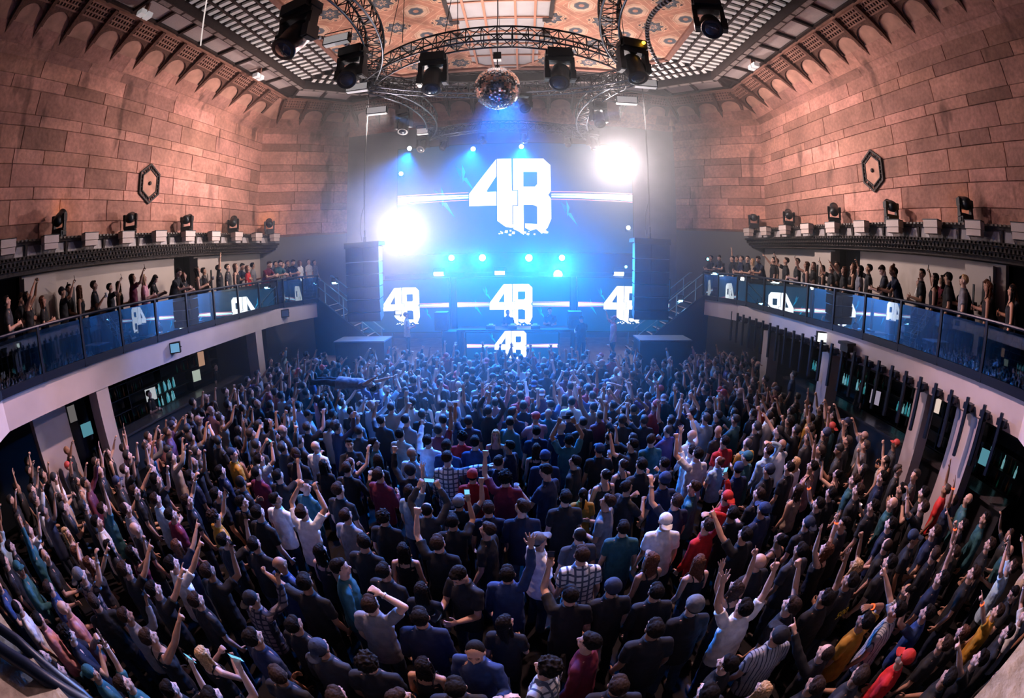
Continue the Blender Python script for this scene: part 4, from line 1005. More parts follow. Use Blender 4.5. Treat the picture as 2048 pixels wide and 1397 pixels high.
def skeleton(P):
    """world positions of the joints of a pose"""
    lean=P.get('lean',0.); J={}
    for s_,k in((1,'R'),(-1,'L')):
        up,fo,shape=P[k]; u=V(up[0]*s_,up[1],up[2]).normalized(); f=V(fo[0]*s_,fo[1],fo[2]).normalized()
        lift=max(0,u.z)*.055
        sh=V(s_*(SH-.35*lift),.0+(1.43-.95)*math.sin(lean),1.388+lift); el=sh+u*.285; wr=el+f*.250
        hd=P.get('hd'+k); h=V(hd[0]*s_,hd[1],hd[2]).normalized() if hd else f
        n=V(*P.get('n'+k,(0,1,.0))); n=V(n.x*s_,n.y,n.z)
        J[k]=(sh,el,wr,h,n,shape,s_)
    J['neck']=V(0,.005+(1.53-.95)*math.sin(lean),1.535); J['lean']=lean
    return J
def body_mesh(P,name,dec=1.):
    J=skeleton(P); ln=J['lean']; b=MB()
    torso(b,[(.80,.13,.10,-.005),(.90,.160,.108,-.005),(.98,.150,.105,0),(1.08,.135,.095,0),(1.20,.150,.105,0),(1.32,.162,.112,0),(1.39,.145,.098,0),(1.44,.105,.080,0),(1.485,.066,.062,0)],ln)
    dy=lambda z:(z-.95)*math.sin(ln)
    nk=J['neck']; capsule(b,(0,dy(1.43),1.43),tuple(nk+V(0,.012,.03)),.062,.055,12)
    H=head_matrix(nk,*P['head']); head(b,H)
    for k in'RL':
        sh,el,wr,h,n,shape,s_=J[k]
        capsule(b,(s_*.05,dy(1.42),1.43),tuple(sh),.046,.048); capsule(b,sh,sh.lerp(el,.45),.052,.048); capsule(b,sh.lerp(el,.45),el,.048,.038)
        capsule(b,el,el.lerp(wr,.35),.040,.041); capsule(b,el.lerp(wr,.35),wr,.041,.027); hand(b,wr,h,n,shape,s_)
    st=P.get('stance',.10)
    for s_ in(-1,1):
        hip=V(s_*.095,0,.90); kn=V(s_*st,.025,.50); an=V(s_*(st+.01),-.01,.09)
        capsule(b,hip,hip.lerp(kn,.5),.085,.070); capsule(b,hip.lerp(kn,.5),kn,.070,.052); capsule(b,kn,kn.lerp(an,.35),.050,.054); capsule(b,kn.lerp(an,.35),an,.054,.036)
        b.ell((s_*(st+.015),.06,.045),(.048,.125,.045)); b.ell((s_*(st+.015),-.03,.05),(.040,.06,.05))
    me=evaluate(b.mesh(name),.0082,1,dec=dec,name=name)
    # paint: lips, eyes, brows, stubble shadow is left out; shoes dark
    n=len(me.vertices); co=np.empty(n*3); me.vertices.foreach_get('co',co); co=co.reshape(-1,3)
    Hi=np.array(H.inverted()); q=co@Hi[:3,:3].T+Hi[:3,3]
    col=np.ones((n,4)); ax=np.abs(q[:,0])
    def near(c,r): return (((ax-c[0])/r[0])**2+((q[:,1]-c[1])/r[1])**2+((q[:,2]-c[2])/r[2])**2)<1
    col[near((0,.09,-.059),(.026,.03,.012)),:3]=(.72,.42,.42)
    col[near((.031,.085,.030),(.022,.03,.0065)),:3]=(.14,.10,.09)
    col[near((.031,.082,.007),(.016,.02,.0085)),:3]=(.25,.20,.19)
    col[co[:,2]<.095,:3]=(.06,.06,.06)
    at=me.color_attributes.new('paint','FLOAT_COLOR','POINT'); at.data.foreach_set('color',col.ravel())
    me.materials.append(SKINM); return me
def top_mesh(P,sl,name,dec=1.):
    J=skeleton(P); ln=J['lean']; b=MB()
    if sl=='k':
        torso(b,[(.80,.170,.125,0),(.92,.178,.128,0),(1.06,.150,.112,0),(1.18,.158,.118,.004),(1.28,.170,.132,.01),(1.345,.166,.122,.004),(1.375,.150,.108,0)],ln)
        dy=(1.42-.95)*math.sin(ln)
        for s_ in(-1,1):
            b.tube([(s_*.095,dy+.105,1.35),(s_*.098,dy+.078,1.43),(s_*.095,dy+.0,1.480),(s_*.09,dy-.080,1.43),(s_*.085,dy-.105,1.35)],.014,8)
    else:
        torso(b,[(.77,.190,.142,0),(.90,.188,.138,0),(1.05,.172,.124,0),(1.20,.176,.126,0),(1.30,.176,.128,0),(1.37,.156,.116,0),(1.42,.118,.098,0),(1.465,.086,.080,0),(1.505,.076,.070,0)],ln)
        for k in'RL':
            sh,el,wr,h,n,shape,s_=J[k]
            capsule(b,(s_*.055,(1.42-.95)*math.sin(ln),1.418),tuple(sh),.060,.060)
            if sl=='t':
                m=sh.lerp(el,.68); b.tube([sh-(m-sh)*.15,sh.lerp(m,.3),sh.lerp(m,.7),m],[.058,.066,.066,.065],14)
            else:
                b.tube([sh-(el-sh)*.1,sh.lerp(el,.4),el.lerp(sh,.1),el,el.lerp(wr,.15),el.lerp(wr,.6),el.lerp(wr,.96)],[.058,.060,.055,.055,.055,.050,.040],14)
    me=evaluate(b.mesh(name),.0125,2,noise=.022,nscale=.085,dec=dec,name=name); me.materials.append(CLOTHM); return me
def trousers_mesh(st,name,dec=1.):
    b=MB(); torso(b,[(.78,.145,.112,-.005),(.88,.160,.112,-.005),(.97,.148,.102,0),(1.02,.138,.094,0)])
    for s_ in(-1,1): b.tube([(s_*.095,0,.88),(s_*.10,.005,.70),(s_*st,.028,.50),(s_*(st+.005),.01,.30),(s_*(st+.01),-.008,.075)],[.084,.086,.070,.068,.066],14)
    me=evaluate(b.mesh(name),.014,2,noise=.018,nscale=.07,dec=dec,name=name); me.materials.append(CLOTHM); return me
def hair_mesh(kind,dec=1.):
    b=MB(); nz=.010; ns=.018
    E=lambda c,r,seg=18,rg=12: b.ell(c,r,seg,rg)
    if kind=='s': E((0,-.026,.034),(.084,.094,.092)); E((0,.028,.082),(.062,.050,.034)); nz=.014
    if kind=='z': E((0,-.024,.026),(.0805,.091,.0915)); nz=.003
    if kind=='y': E((0,-.026,.046),(.100,.105,.098)); E((0,.03,.09),(.07,.055,.04)); nz=.040; ns=.025
    if kind in 'l':
        E((0,-.024,.030),(.087,.096,.093)); E((0,.012,.080),(.064,.066,.030))
        seg=16; rows=[(.03,.086,.060,-.045),(-.05,.092,.052,-.055),(-.13,.100,.048,-.062),(-.22,.108,.045,-.078),(-.30,.100,.038,-.088),(-.37,.072,.026,-.092)]
        vs=[];fs=[]
        for z,rx,ry,yo in rows:
            for k in range(seg): a=2*PI*k/seg; vs.append((rx*math.cos(a),yo+ry*math.sin(a),z))
        for i in range(len(rows)-1):
            for k in range(seg): fs.append((i*seg+k,(i+1)*seg+k,(i+1)*seg+(k+1)%seg,i*seg+(k+1)%seg))
        fs.append(tuple(range(seg))); fs.append(tuple((len(rows)-1)*seg+k for k in range(seg-1,-1,-1))); b.add(vs,fs)
        for s_ in(-1,1): capsule(b,(s_*.074,.012,.03),(s_*.086,.0,-.18),.022,.020)
        nz=.020; ns=.022
    if kind=='b': E((0,-.024,.028),(.083,.094,.090)); E((0,-.085,.105),(.040,.040,.038)); nz=.008
    if kind=='n': E((0,-.024,.028),(.083,.094,.090)); capsule(b,(0,-.11,.05),(0,-.15,-.10),.030,.026); capsule(b,(0,-.15,-.10),(0,-.14,-.26),.026,.014); nz=.012
    if kind=='e': E((0,-.020,.052),(.090,.099,.105)); b.lathe([(.070,.0),(.094,.002),(.098,.02),(.094,.045),(.080,.05)],24,0,Matrix.Translation(V(0,-.012,.022))@Matrix.Rotation(.12,4,'X')@Matrix.Scale(1.06,4,V(0,1,0))); nz=.004
    if kind in'pq':
        E((0,-.018,.040),(.088,.098,.088)); f=1 if kind=='p' else -1; y0=.070 if kind=='p' else -.100
        vs=[];fs=[];n=10
        for z in(.004,-.006):
            for k in range(n+1):
                a=PI*k/n; vs.append((.074*math.cos(a),y0+f*.010,.040+z)); vs.append((.074*math.cos(a)*1.02,y0+f*(.02+.085*math.sin(a)),.032+z-.018*math.cos(a)**2-.012))
        m=(n+1)*2
        for k in range(n):
            fs.append((2*k,2*k+1,2*k+3,2*k+2)); fs.append((m+2*k,m+2*k+2,m+2*k+3,m+2*k+1)); fs.append((2*k+1,m+2*k+1,m+2*k+3,2*k+3)); fs.append((2*k,2*k+2,m+2*k+2,m+2*k))
        fs.append((0,m,m+1,1)); fs.append((2*n,2*n+1,m+2*n+1,m+2*n)); b.add(vs,fs); b.ell((0,-.018,.128),(.010,.010,.006)); nz=.003
    me=evaluate(b.mesh('hair_'+kind),.0085 if kind not in 'pq' else .007,1,noise=nz,nscale=ns,dec=dec,name='hair_'+kind); me.materials.append(CLOTHM if kind in 'pqe' else HAIRM); return me
IDL=((.16,.02,-1),(.10,.38,-.92),'relax')
UPL=(.35,0,0); LK=(.22,0,0)   # head (pitch up, yaw, roll)
POSES={
 'i':dict(R=IDL,L=IDL,head=(.20,.0,0)), 'j':dict(R=((.2,.15,-1),(-.3,.8,-.25),'relax'),L=IDL,head=(.15,-.75,0)), 'J':dict(R=IDL,L=((.2,.1,-1),(-.2,.8,.1),'relax'),head=(.12,.8,0)),
 'I':dict(R=((.2,.15,-1),(-.45,.85,.25),'relax'),L=((.2,.12,-1),(-.35,.85,.05),'relax'),head=(.28,.1,0)),
 'R':dict(R=((.28,.30,1),(-.02,.12,1),'open'),L=IDL,head=(.32,.05,0)), 'L':dict(L=((.28,.30,1),(-.02,.12,1),'open'),R=IDL,head=(.32,-.05,0)),
 'F':dict(R=((.45,.55,.55),(-.05,.25,1),'fist'),L=IDL,head=(.28,.1,0)), 'f':dict(L=((.45,.55,.55),(-.05,.25,1),'fist'),R=IDL,head=(.28,-.1,0)),
 'P':dict(R=((.18,.75,.62),(0,.72,.72),'point'),L=IDL,head=(.22,.1,0)), 'p':dict(L=((.18,.75,.62),(0,.72,.72),'point'),R=IDL,head=(.22,-.1,0)),
 'r':dict(R=((.40,.60,.55),(-.12,.45,.85),'relax'),L=IDL,head=(.25,.15,0)), 'w':dict(L=((.40,.60,.55),(-.12,.45,.85),'relax'),R=IDL,head=(.25,-.15,0)),
 'V':dict(R=((.42,.18,.95),(.12,.12,1),'point'),L=((.42,.25,.9),(.05,.1,1),'open'),head=(.36,0,0)),
 'H':dict(R=((.40,.55,.75),(-.52,.35,.9),'grip'),L=((.40,.55,.75),(-.52,.35,.9),'grip'),head=(.40,0,0)),
 'K':dict(R=((.25,.75,.30),(-.20,.35,1),'grip'),L=IDL,head=(.18,-.05,0)), 'k':dict(L=((.25,.75,.30),(-.20,.35,1),'grip'),R=IDL,head=(.18,.05,0)),
 'C':dict(R=((.30,.30,-.75),(-.05,.75,.75),'grip'),L=IDL,head=(.15,.2,0)), 'c':dict(L=((.30,.30,-.75),(.05,.75,.75),'grip'),R=IDL,head=(-.25,.2,0)),
 'M':dict(R=((.25,.45,-.65),(-.55,.55,.75),'fist'),L=((.25,.45,-.65),(-.55,.55,.70),'grip'),head=(.1,0,0)),
 'A':dict(R=((.95,.18,.18),(1,.12,.05),'relax'),L=IDL,head=(.08,-.2,0)), 'a':dict(L=((.9,.3,.12),(1,.35,.0),'fist'),R=IDL,head=(.1,.2,0)),
 'N':dict(R=((.12,.62,-.75),(-.50,.85,.10),'relax'),L=((.12,.62,-.75),(-.50,.85,.06),'grip'),head=(-.35,.15,0),lean=.40),
 'O':dict(R=((.65,.10,.80),(-.9,.15,.35),'relax'),L=IDL,head=(.25,.1,0)),
 'D':dict(R=((.15,.35,-.9),(-.40,.85,.25),'grip'),L=((.15,.35,-.9),(-.35,.85,.15),'relax'),head=(-.62,-.1,0)),
 'G':dict(R=((.75,.15,.65),(-.75,.1,.70),'open'),L=((.75,.15,.65),(-.75,.1,.70),'open'),head=(.2,.1,0)),
 'X':dict(R=((.25,.1,1),(.1,.3,1),'open'),L=((.55,.4,.8),(-.1,.6,1),'relax'),head=(.5,.2,0)),
}
for k,p in POSES.items():
    for s_ in 'RL':
        z=skeleton(p)[s_][3]
        p.setdefault('n'+s_,(-1,.3,0) if p[s_][2] in('relax','fist') and z.z<.5 else (0,1,-.2))
BM={};TM={};HM={};TR={}
def get_body(p): 
    if p not in BM: BM[p]=body_mesh(POSES[p],'body_'+p)
    return BM[p]
def get_top(p,s_,var=None):
    if (p,s_) not in TM: TM[p,s_]=top_mesh(POSES[p],s_,'top_%s_%s'%(p,s_))
    if var is None: return TM[p,s_]
    if (p,s_,var) not in TM:
        m=TM[p,s_].copy(); m.materials[0]={'check':CHECKM,'pin':PINM}[var]; TM[p,s_,var]=m
    return TM[p,s_,var]
def get_hair(h):
    if h not in HM: HM[h]=hair_mesh(h)
    return HM[h]
def get_tr(st=.10):
    if st not in TR: TR[st]=trousers_mesh(st,'trousers')
    return TR[st]
COLS={'K':('black',(.012,.012,.014)),'C':('charcoal',(.03,.03,.035)),'N':('navy',(.010,.016,.042)),'G':('grey',(.16,.16,.175)),'W':('white',(.72,.71,.70)),'T':('teal',(.025,.10,.12)),'B':('blue',(.022,.045,.13)),'L':('pale blue',(.32,.45,.56)),'R':('red',(.45,.015,.015)),'M':('maroon',(.13,.012,.03)),'P':('pink',(.52,.24,.25)),'O':('mustard',(.42,.20,.02)),'Y':('beige',(.42,.32,.25)),'U':('purple',(.08,.04,.14)),'Q':('white checked',(.60,.62,.62)),'q':('dark checked',(.16,.13,.14)),'S':('pinstriped grey',(.42,.43,.46)),'D':('dim',(0.02,.02,.02))}
SKINS=[(.56,.33,.24),(.50,.28,.19),(.60,.37,.28),(.40,.21,.13),(.30,.15,.09),(.47,.26,.18),(.54,.31,.22)]
HAIRC={'':(.008,.006,.0055),'br':(.09,.035,.018),'bl':(.50,.30,.14),'dk':(.03,.017,.012)}
HAIRW={'s':'short %s hair','z':'cropped %s hair','y':'curly %s hair','l':'long %s hair','b':'a %s bun','n':'a %s ponytail','e':'a beanie','p':'a cap','q':'a backwards cap','x':'a shaved head'}
GARM={'t':'t-shirt','g':'long-sleeved top','k':'sleeveless top'}
POSEW={'i':'arms down','j':'head turned aside','J':'looking aside','I':'hands before the belly','R':'right arm straight up','L':'left arm straight up','r':'right hand raised, elbow bent','w':'left hand raised, elbow bent','F':'right fist raised','f':'left fist raised','P':'pointing ahead with right hand','p':'pointing ahead with left hand','V':'both arms up','H':'filming with both hands overhead','K':'filming with right hand','k':'filming with left hand','C':'holding a cup in the right hand','c':'holding a cup in the left hand','M':'hands at the mouth','A':'right arm stretched sideways','a':'left arm stretched sideways','N':'leaning on the rail','O':'arm bent over the head','D':'looking down at a phone','G':'hands on the head','X':'lying carried over the crowd'}
PEOPLE=[]
PH=MB(); PH.box(-.037,.037,-.004,.004,-.075,.075); PHM=PH.mesh('phone',[mat('black phone glass',(.01,.01,.012),.1)])
PHS=MB(); PHS.box(-.033,.033,-.0055,-.004,-.068,.068); PHSM=[PHS.mesh('display',[emit('phone screen blue',(.15,.45,.8),1.6)]),PHS.mesh('display',[mat('dark phone screen',(.02,.03,.05),.1)])]
CUPB=MB(); CUPB.lathe([(.028,-.055),(.040,.055),(.0385,.055),(.0268,-.051)],16); CUPM=CUPB.mesh('cup',[mat('clear plastic cup',(.65,.7,.75),.08,spec=1.)],True)
BANDB=MB(); BANDB.lathe([(.033,-.009),(.037,-.009),(.037,.009),(.033,.009)],16); BANDM=BANDB.mesh('wristband',[emit('glowing orange band',(1,.10,.03),2.2)]); BANDM2=BANDB.mesh('wristband',[mat('pale band',(.6,.5,.45),.5)])
def fill_obj(name,me,parent,col=None,M=None):
    o=bpy.data.objects.new(name,me); COL.objects.link(o); o.parent=parent
    if col is not None: o.color=(*col,1)
    if M is not None: o.matrix_local=M
    return o
def person(x,y,z,s,yaw,pose,hair,sl,co,hc,group,skin=None,tall=True,band=None):
    female=hair in'lbn'
    body=bpy.data.objects.new('person',get_body(pose)); COL.objects.link(body)
    body.location=(x,y,z); body.rotation_euler=(0,0,yaw); body.scale=(s*(.90 if female else 1.0),s*.97,s)
    sk=skin if skin is not None else random.choice(SKINS); body.color=(*sk,1)
    cn,cc=COLS[co]; j=random.uniform(.75,1.3); cc=tuple(min(1,c*j) for c in cc)
    var='check' if co in'Qq' else ('pin' if co=='S' else None)
    fill_obj({'t':'t_shirt','g':'long_sleeved_top','k':'tank_top'}[sl],get_top(pose,sl,var),body,cc)
    fill_obj('trousers',get_tr(),body,random.choice([(.02,.03,.06),(.012,.012,.015),(.05,.07,.11),(.03,.03,.035)]))
    H=head_matrix(skeleton(POSES[pose])['neck'],*POSES[pose]['head'])
    if hair!='x':
        if hair in'pqe':
            capc={'P':(.5,.2,.2),'T':(.02,.09,.11),'R':(.5,.03,.02),'N':(.015,.03,.09),'M':(.12,.02,.05)}.get(co) or random.choice([(.012,.012,.015),(.02,.03,.06),(.12,.12,.13)])
            if co=='W' and hair=='q': capc=(.75,.74,.72)
            fill_obj('cap' if hair in'pq' else 'beanie',get_hair(hair),body,capc,H); fill_obj('hair',get_hair('z'),body,HAIRC[''],H)
        else: 
            hcol=HAIRC[hc] if hc else random.choice([HAIRC[''],HAIRC[''],HAIRC['dk']]+([HAIRC['br']] if female else []))
            fill_obj('hair',get_hair(hair),body,hcol,H)
    J=skeleton(POSES[pose])
    def attach(k): 
        sh,el,wr,h,n,shape,s_=J[k]; return wr+h*.085+(n-h*n.dot(h)).normalized()*.022,h,el,wr
    held=None
    Mw=Matrix.Translation(V(x,y,z))@Matrix.Rotation(yaw,4,'Z')@Matrix.Diagonal(V(s*(.90 if female else 1.0),s*.97,s,1))
    if pose in'HKkD':
        if pose=='H':
            pR,pL=attach('R')[0],attach('L')[0]; c=(pR+pL)/2; loc=Mw@(c+V(0,.02,.02)); rot=Matrix.Rotation(yaw,3,'Z')@Matrix.Rotation(.25,3,'X')@Matrix.Rotation(PI/2,3,'Y')
        else:
            c,h,_,_=attach({'K':'R','k':'L','D':'R'}[pose]); loc=Mw@(c+h*.03+V(0,-.0,.02)); rot=Matrix.Rotation(yaw,3,'Z')@Matrix.Rotation(.2 if pose!='D' else 1.0,3,'X')@Matrix.Rotation(random.choice([0,0,PI/2]),3,'Y')
        held=('phone',loc,rot)
    if pose in'Cc':
        c,h,_,_=attach('R' if pose=='C' else 'L'); held=('cup',Mw@(c+V(0,.02,.02)),Matrix.Rotation(yaw,3,'Z')@Matrix.Rotation(.15,3,'X'))
    if band:
        k='L' if pose in'LpkcafGw' else 'R'; sh,el,wr,h,n,shape,s_=J[k]; d=(wr-el).normalized(); q=d.to_track_quat('Z','Y').to_matrix().to_4x4(); q.translation=wr-d*.03
        fill_obj('wristband',BANDM if band==1 else BANDM2,body,None,q)
    PEOPLE.append(dict(o=body,x=x,y=y,z=z,co=cn,hair=hair,hc=hc,sl=sl,pose=pose,held=held,group=group))
    return body
def auto_yaw(x,y,jit=.2):
    return math.atan2(-(-.5-x),(17-y))+random.uniform(-jit,jit)
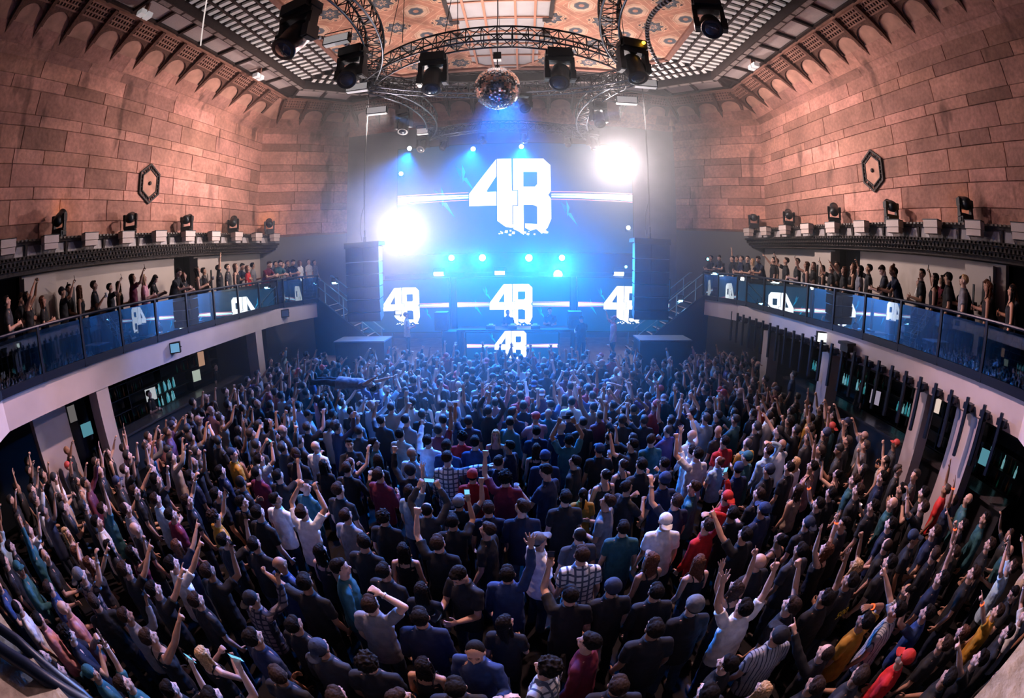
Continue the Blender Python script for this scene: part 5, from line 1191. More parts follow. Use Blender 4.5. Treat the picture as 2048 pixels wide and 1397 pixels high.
NEAR='''-0.07,1.79,1.03,,i,z,t,K,;-0.51,1.94,1.03,,i,s,t,K,;-0.94,1.78,0.99,,i,s,t,K,;0.75,1.94,1.02,,i,s,t,K,;0.19,2.17,1.03,60,i,y,t,Q,;-1.44,1.67,1.00,,i,s,t,K,;1.43,1.68,1.03,,i,s,t,K,;-0.39,2.38,1.03,165,c,z,g,B,;-0.85,2.28,0.91,,i,l,k,K,;-1.27,2.09,1.02,,i,y,t,K,;0.56,2.46,1.02,60,i,s,g,M,;2.03,1.65,0.90,,i,l,k,C,bl;-2.01,1.70,1.00,,i,s,t,K,;1.75,2.01,0.96,40,i,s,t,K,;-2.42,1.16,1.04,,K,s,t,G,;-1.74,2.14,1.02,,i,q,g,C,;1.16,2.52,1.04,,i,s,t,K,;2.43,1.41,0.98,,i,s,t,K,;-0.16,2.84,0.94,,i,l,t,K,;-0.93,2.73,1.03,,i,s,g,N,;2.85,1.24,1.03,,i,s,t,C,;-2.38,2.00,1.04,,i,s,t,N,;2.30,2.10,1.03,0,i,p,t,S,;-2.97,1.05,0.96,,K,s,t,K,;0.46,3.15,1.00,0,k,s,t,K,;3.13,0.57,0.89,,I,l,k,G,;-1.45,2.84,1.02,-5,O,s,t,G,;-2.13,2.39,0.98,,i,s,t,K,;1.63,2.78,1.02,,i,e,g,K,;2.75,1.75,0.96,,p,z,g,K,;2.12,2.62,1.02,,V,s,t,W,;0.90,3.26,0.98,,i,e,t,K,;1.34,3.14,0.97,,i,s,g,K,;-2.99,1.69,0.89,,M,l,k,K,bl;-1.05,3.30,0.92,,i,l,t,K,;-3.49,0.25,1.02,,i,s,t,W,;-3.42,0.77,0.99,,L,s,t,T,;-0.16,3.51,1.00,,R,s,g,B,;-0.62,3.48,1.02,150,D,s,t,K,;2.62,2.45,1.02,,F,s,t,K,;-2.21,2.93,1.04,,a,s,t,K,;3.49,1.15,1.00,,i,p,t,R,;-1.48,3.44,0.98,,i,s,t,K,;-3.49,1.45,1.02,,R,s,k,K,;-1.91,3.28,1.04,-70,i,s,g,T,;2.25,3.06,0.93,,V,l,k,K,;0.63,3.75,1.03,,i,s,t,Q,;3.76,0.56,1.03,,i,s,t,K,;-2.78,2.61,0.96,,K,q,g,q,;3.33,1.86,1.01,,O,s,t,O,;3.07,2.40,1.02,,R,s,t,K,;-3.92,0.59,0.96,,i,q,t,T,;1.45,3.75,0.93,20,C,l,k,K,;-3.39,2.28,0.97,,i,s,t,K,;0.18,4.10,1.00,-60,i,p,t,W,;-0.97,3.99,1.01,,f,s,t,K,;2.00,3.59,0.93,,i,l,k,K,br;3.78,1.76,1.03,,P,s,t,S,;-2.71,3.24,0.98,,i,x,t,B,;2.64,3.30,0.99,,i,x,t,K,;4.13,0.99,0.98,,i,s,t,K,;-1.85,3.85,1.01,,i,s,t,K,;-1.43,4.04,0.89,,i,l,k,K,;4.29,0.44,1.04,,p,s,t,K,;-4.31,0.27,0.98,,i,s,t,K,;0.67,4.28,0.96,,i,z,t,C,;-0.44,4.35,0.98,70,i,s,t,K,;-4.09,1.57,0.97,,K,s,g,G,;-2.38,3.70,0.94,,i,l,k,K,;3.59,2.54,0.99,10,I,s,t,K,;-3.48,2.73,1.01,,K,s,t,K,;-3.96,2.11,1.01,,P,s,t,K,;4.24,1.52,0.98,,k,s,t,B,;4.51,0.03,0.97,,i,s,t,K,;1.23,4.38,0.96,,i,s,t,T,;-4.51,0.75,1.02,,M,y,t,N,;3.25,3.29,1.00,,i,s,t,C,;-0.89,4.56,0.96,,K,s,t,K,;2.68,3.83,1.00,,L,s,t,K,;1.76,4.35,1.01,-5,i,q,t,W,;4.64,0.97,0.92,,i,l,t,K,br;-0.02,4.75,1.03,,i,s,g,N,;2.31,4.22,0.97,20,O,s,g,R,;-3.27,3.53,0.96,,i,s,t,K,;-4.05,2.63,1.01,,P,s,t,W,;-4.84,0.26,0.90,,i,n,k,N,;-4.63,1.44,1.00,60,i,s,t,K,;3.96,2.83,0.93,,R,l,k,O,bl;4.43,2.08,0.90,,i,b,t,K,;-0.46,4.88,0.97,,i,s,t,N,;-1.81,4.57,0.95,,i,y,t,K,;3.23,3.75,0.92,,i,b,k,K,;-1.27,4.82,0.97,0,H,z,g,C,;4.31,2.52,1.01,,i,s,t,K,;3.75,3.31,0.93,,V,l,k,K,br;1.10,4.92,1.00,60,I,s,t,G,;-2.32,4.49,0.96,,i,s,t,G,;-3.72,3.43,0.97,,K,s,t,K,;-4.59,2.15,1.03,,R,s,t,K,;0.56,5.05,1.01,,i,s,t,K,;-5.03,1.06,0.98,,I,x,t,P,;5.13,0.40,0.99,,i,s,g,K,;-0.88,5.07,0.95,,R,p,t,K,;2.74,4.36,0.99,0,i,s,t,K,;4.82,1.83,1.02,,R,s,t,N,;-2.89,4.32,1.02,,H,s,t,W,;2.06,4.81,1.00,,L,s,t,N,;-5.26,0.60,0.97,,i,s,g,P,;3.20,4.29,1.01,20,i,p,g,N,;-3.49,4.07,1.03,,i,s,t,K,;3.76,3.86,0.97,,i,q,t,K,;-5.16,1.63,1.04,,R,q,t,q,;5.36,0.79,0.96,,p,s,t,O,;-4.47,3.13,0.91,,R,l,t,N,;4.68,2.92,0.95,,i,z,t,K,;-5.54,-0.04,0.98,,i,s,t,K,;4.24,3.57,0.99,,i,s,t,K,;-0.26,5.54,1.04,,L,y,t,M,;1.47,5.35,0.97,-60,M,s,t,K,;0.86,5.49,0.88,,i,n,t,O,;-1.63,5.32,0.95,,R,l,t,L,;-2.60,4.96,1.03,,i,s,t,K,;-4.99,2.61,0.94,,F,l,k,M,;5.42,1.55,1.02,,i,s,t,K,;-4.16,3.81,0.99,,k,y,t,O,;2.89,4.87,0.96,,K,q,g,R,;5.68,0.33,0.99,,R,z,t,W,;5.21,2.29,0.99,,i,s,t,K,;2.04,5.37,1.02,,i,e,t,N,;0.36,5.74,1.03,50,c,s,t,N,;2.47,5.21,0.97,60,i,s,g,T,;5.10,2.74,1.01,-150,i,p,t,K,;-5.70,1.14,0.95,,i,s,t,B,;-5.80,0.44,0.98,,i,z,t,W,;-3.54,4.63,0.96,,i,s,t,W,;-0.77,5.80,0.97,,i,p,g,R,;-5.53,2.01,0.93,,P,l,k,C,;-3.99,4.34,0.98,,i,s,t,K,;3.44,4.85,0.95,,I,s,t,K,;4.22,4.23,0.97,,K,s,t,K,;5.02,3.24,0.99,,i,s,t,N,;1.24,5.85,0.95,,I,b,k,C,;-2.17,5.58,1.01,,I,s,g,M,;-4.87,3.54,1.01,,i,s,t,M,;-3.26,5.09,0.96,,i,x,t,T,;-5.25,2.99,0.99,,i,x,t,K,;6.00,0.77,0.95,,c,s,t,K,;-1.73,5.83,0.99,,L,e,g,K,;5.69,2.17,0.95,,F,s,t,K,;1.80,5.84,1.04,,i,s,t,K,;-5.59,2.54,0.91,,i,l,t,K,;4.99,3.70,1.02,,C,s,t,K,;-4.50,4.34,1.01,,i,s,t,K,;5.65,2.68,0.99,,i,s,t,N,;-1.21,6.17,1.03,0,A,s,g,Q,;-0.39,6.28,0.97,-30,i,s,g,N,;0.81,6.26,0.97,60,i,s,t,K,;0.34,6.30,1.02,,i,p,g,N,;6.25,1.16,1.02,,H,s,t,L,;-4.26,4.73,1.04,,i,z,t,K,;-6.05,2.06,0.91,,O,l,k,Y,br;-4.95,4.05,0.98,,L,s,t,K,;4.63,4.43,0.97,,i,s,t,K,;6.41,0.26,1.02,,i,s,t,N,;-2.80,5.77,0.98,,C,s,g,K,;-6.24,1.49,1.01,,i,z,t,K,;3.36,5.47,1.03,,i,p,t,N,;-6.42,0.93,1.02,,i,p,g,T,;4.27,4.89,0.90,,i,l,k,Y,;-3.83,5.25,0.99,,K,s,t,K,;5.01,4.16,1.04,,i,s,t,K,;2.28,6.10,0.95,,M,s,t,K,;1.62,6.31,0.91,,I,b,k,K,;3.84,5.29,1.03,,i,p,t,K,;-6.54,0.37,1.01,,i,s,t,B,;6.36,1.79,1.01,,i,s,t,K,;-6.05,2.72,1.01,,i,s,t,W,;-5.80,3.28,1.02,,i,z,t,G,;5.55,3.72,0.97,,i,x,g,T,;-2.42,6.25,0.95,,i,l,t,K,;-5.52,3.81,1.00,,I,s,t,L,;5.88,3.24,1.03,,L,s,t,K,;2.85,6.09,1.04,,L,s,t,W,;-1.87,6.47,0.98,,i,x,t,L,;-1.29,6.64,1.03,,i,s,t,B,;1.28,6.67,0.98,,C,p,t,K,;-0.83,6.79,1.04,,i,s,t,B,;6.81,0.86,0.99,,P,s,t,Y,;-4.34,5.33,0.96,,i,s,t,M,;-0.25,6.90,0.96,60,a,s,t,N,;-6.56,2.21,0.95,,i,l,k,Y,bl;-2.94,6.27,0.89,,R,b,k,U,;6.78,1.46,0.95,,I,x,t,T,;5.26,4.54,1.01,,i,s,t,T,;4.37,5.41,0.98,,i,s,t,K,;-6.92,0.78,1.02,,i,s,t,K,;-3.40,6.09,0.89,,i,l,t,K,;3.73,5.89,1.01,,i,p,g,T,;6.50,2.55,0.95,,p,s,t,K,;1.87,6.73,1.00,55,k,s,t,K,;0.22,6.99,0.91,,i,l,k,K,;0.78,6.98,1.02,,H,s,t,T,;-3.82,5.90,1.04,,i,s,t,K,;3.35,6.19,0.90,,I,b,t,L,;-6.32,3.09,1.00,,R,s,t,T,;-6.92,1.45,1.04,,R,z,g,T,;-1.68,6.91,1.01,,p,s,g,W,;-5.41,4.69,1.01,,L,s,t,N,;6.24,3.53,1.04,,M,s,t,K,;2.93,6.54,0.95,,L,s,t,W,;4.82,5.31,0.99,,R,s,k,P,;-5.02,5.13,0.98,,I,s,g,N,;6.01,3.93,1.00,,i,s,t,K,;-6.12,3.80,1.01,,p,s,t,K,;6.87,2.28,1.03,,i,s,g,T,;5.84,4.36,1.03,,i,s,t,N,;-2.65,6.79,0.98,-70,i,s,g,T,;2.28,6.93,0.99,,i,s,g,T,;-1.13,7.23,0.97,,i,y,t,R,;-7.32,0.27,0.97,,i,s,t,G,;6.68,3.08,1.03,,L,z,t,N,;-6.00,4.31,1.01,,F,s,t,K,;-7.33,1.12,0.98,,i,s,t,K,;1.56,7.27,0.96,,i,z,t,K,;-4.59,5.85,0.95,,H,s,t,L,;-3.14,6.76,0.96,-150,M,s,g,C,;4.32,6.10,0.99,,O,s,g,L,;-3.72,6.49,0.98,,i,x,t,W,;5.41,5.16,0.88,,k,b,k,K,;-0.52,7.47,0.94,180,i,l,k,C,bl;3.61,6.59,1.01,,i,s,t,R,;4.82,5.80,0.90,,i,l,g,W,bl;0.69,7.52,1.03,,i,x,t,N,;-2.27,7.21,1.00,,I,s,t,Y,;0.23,7.55,0.97,,i,s,t,N,;-5.06,5.61,1.04,,i,q,t,O,'''
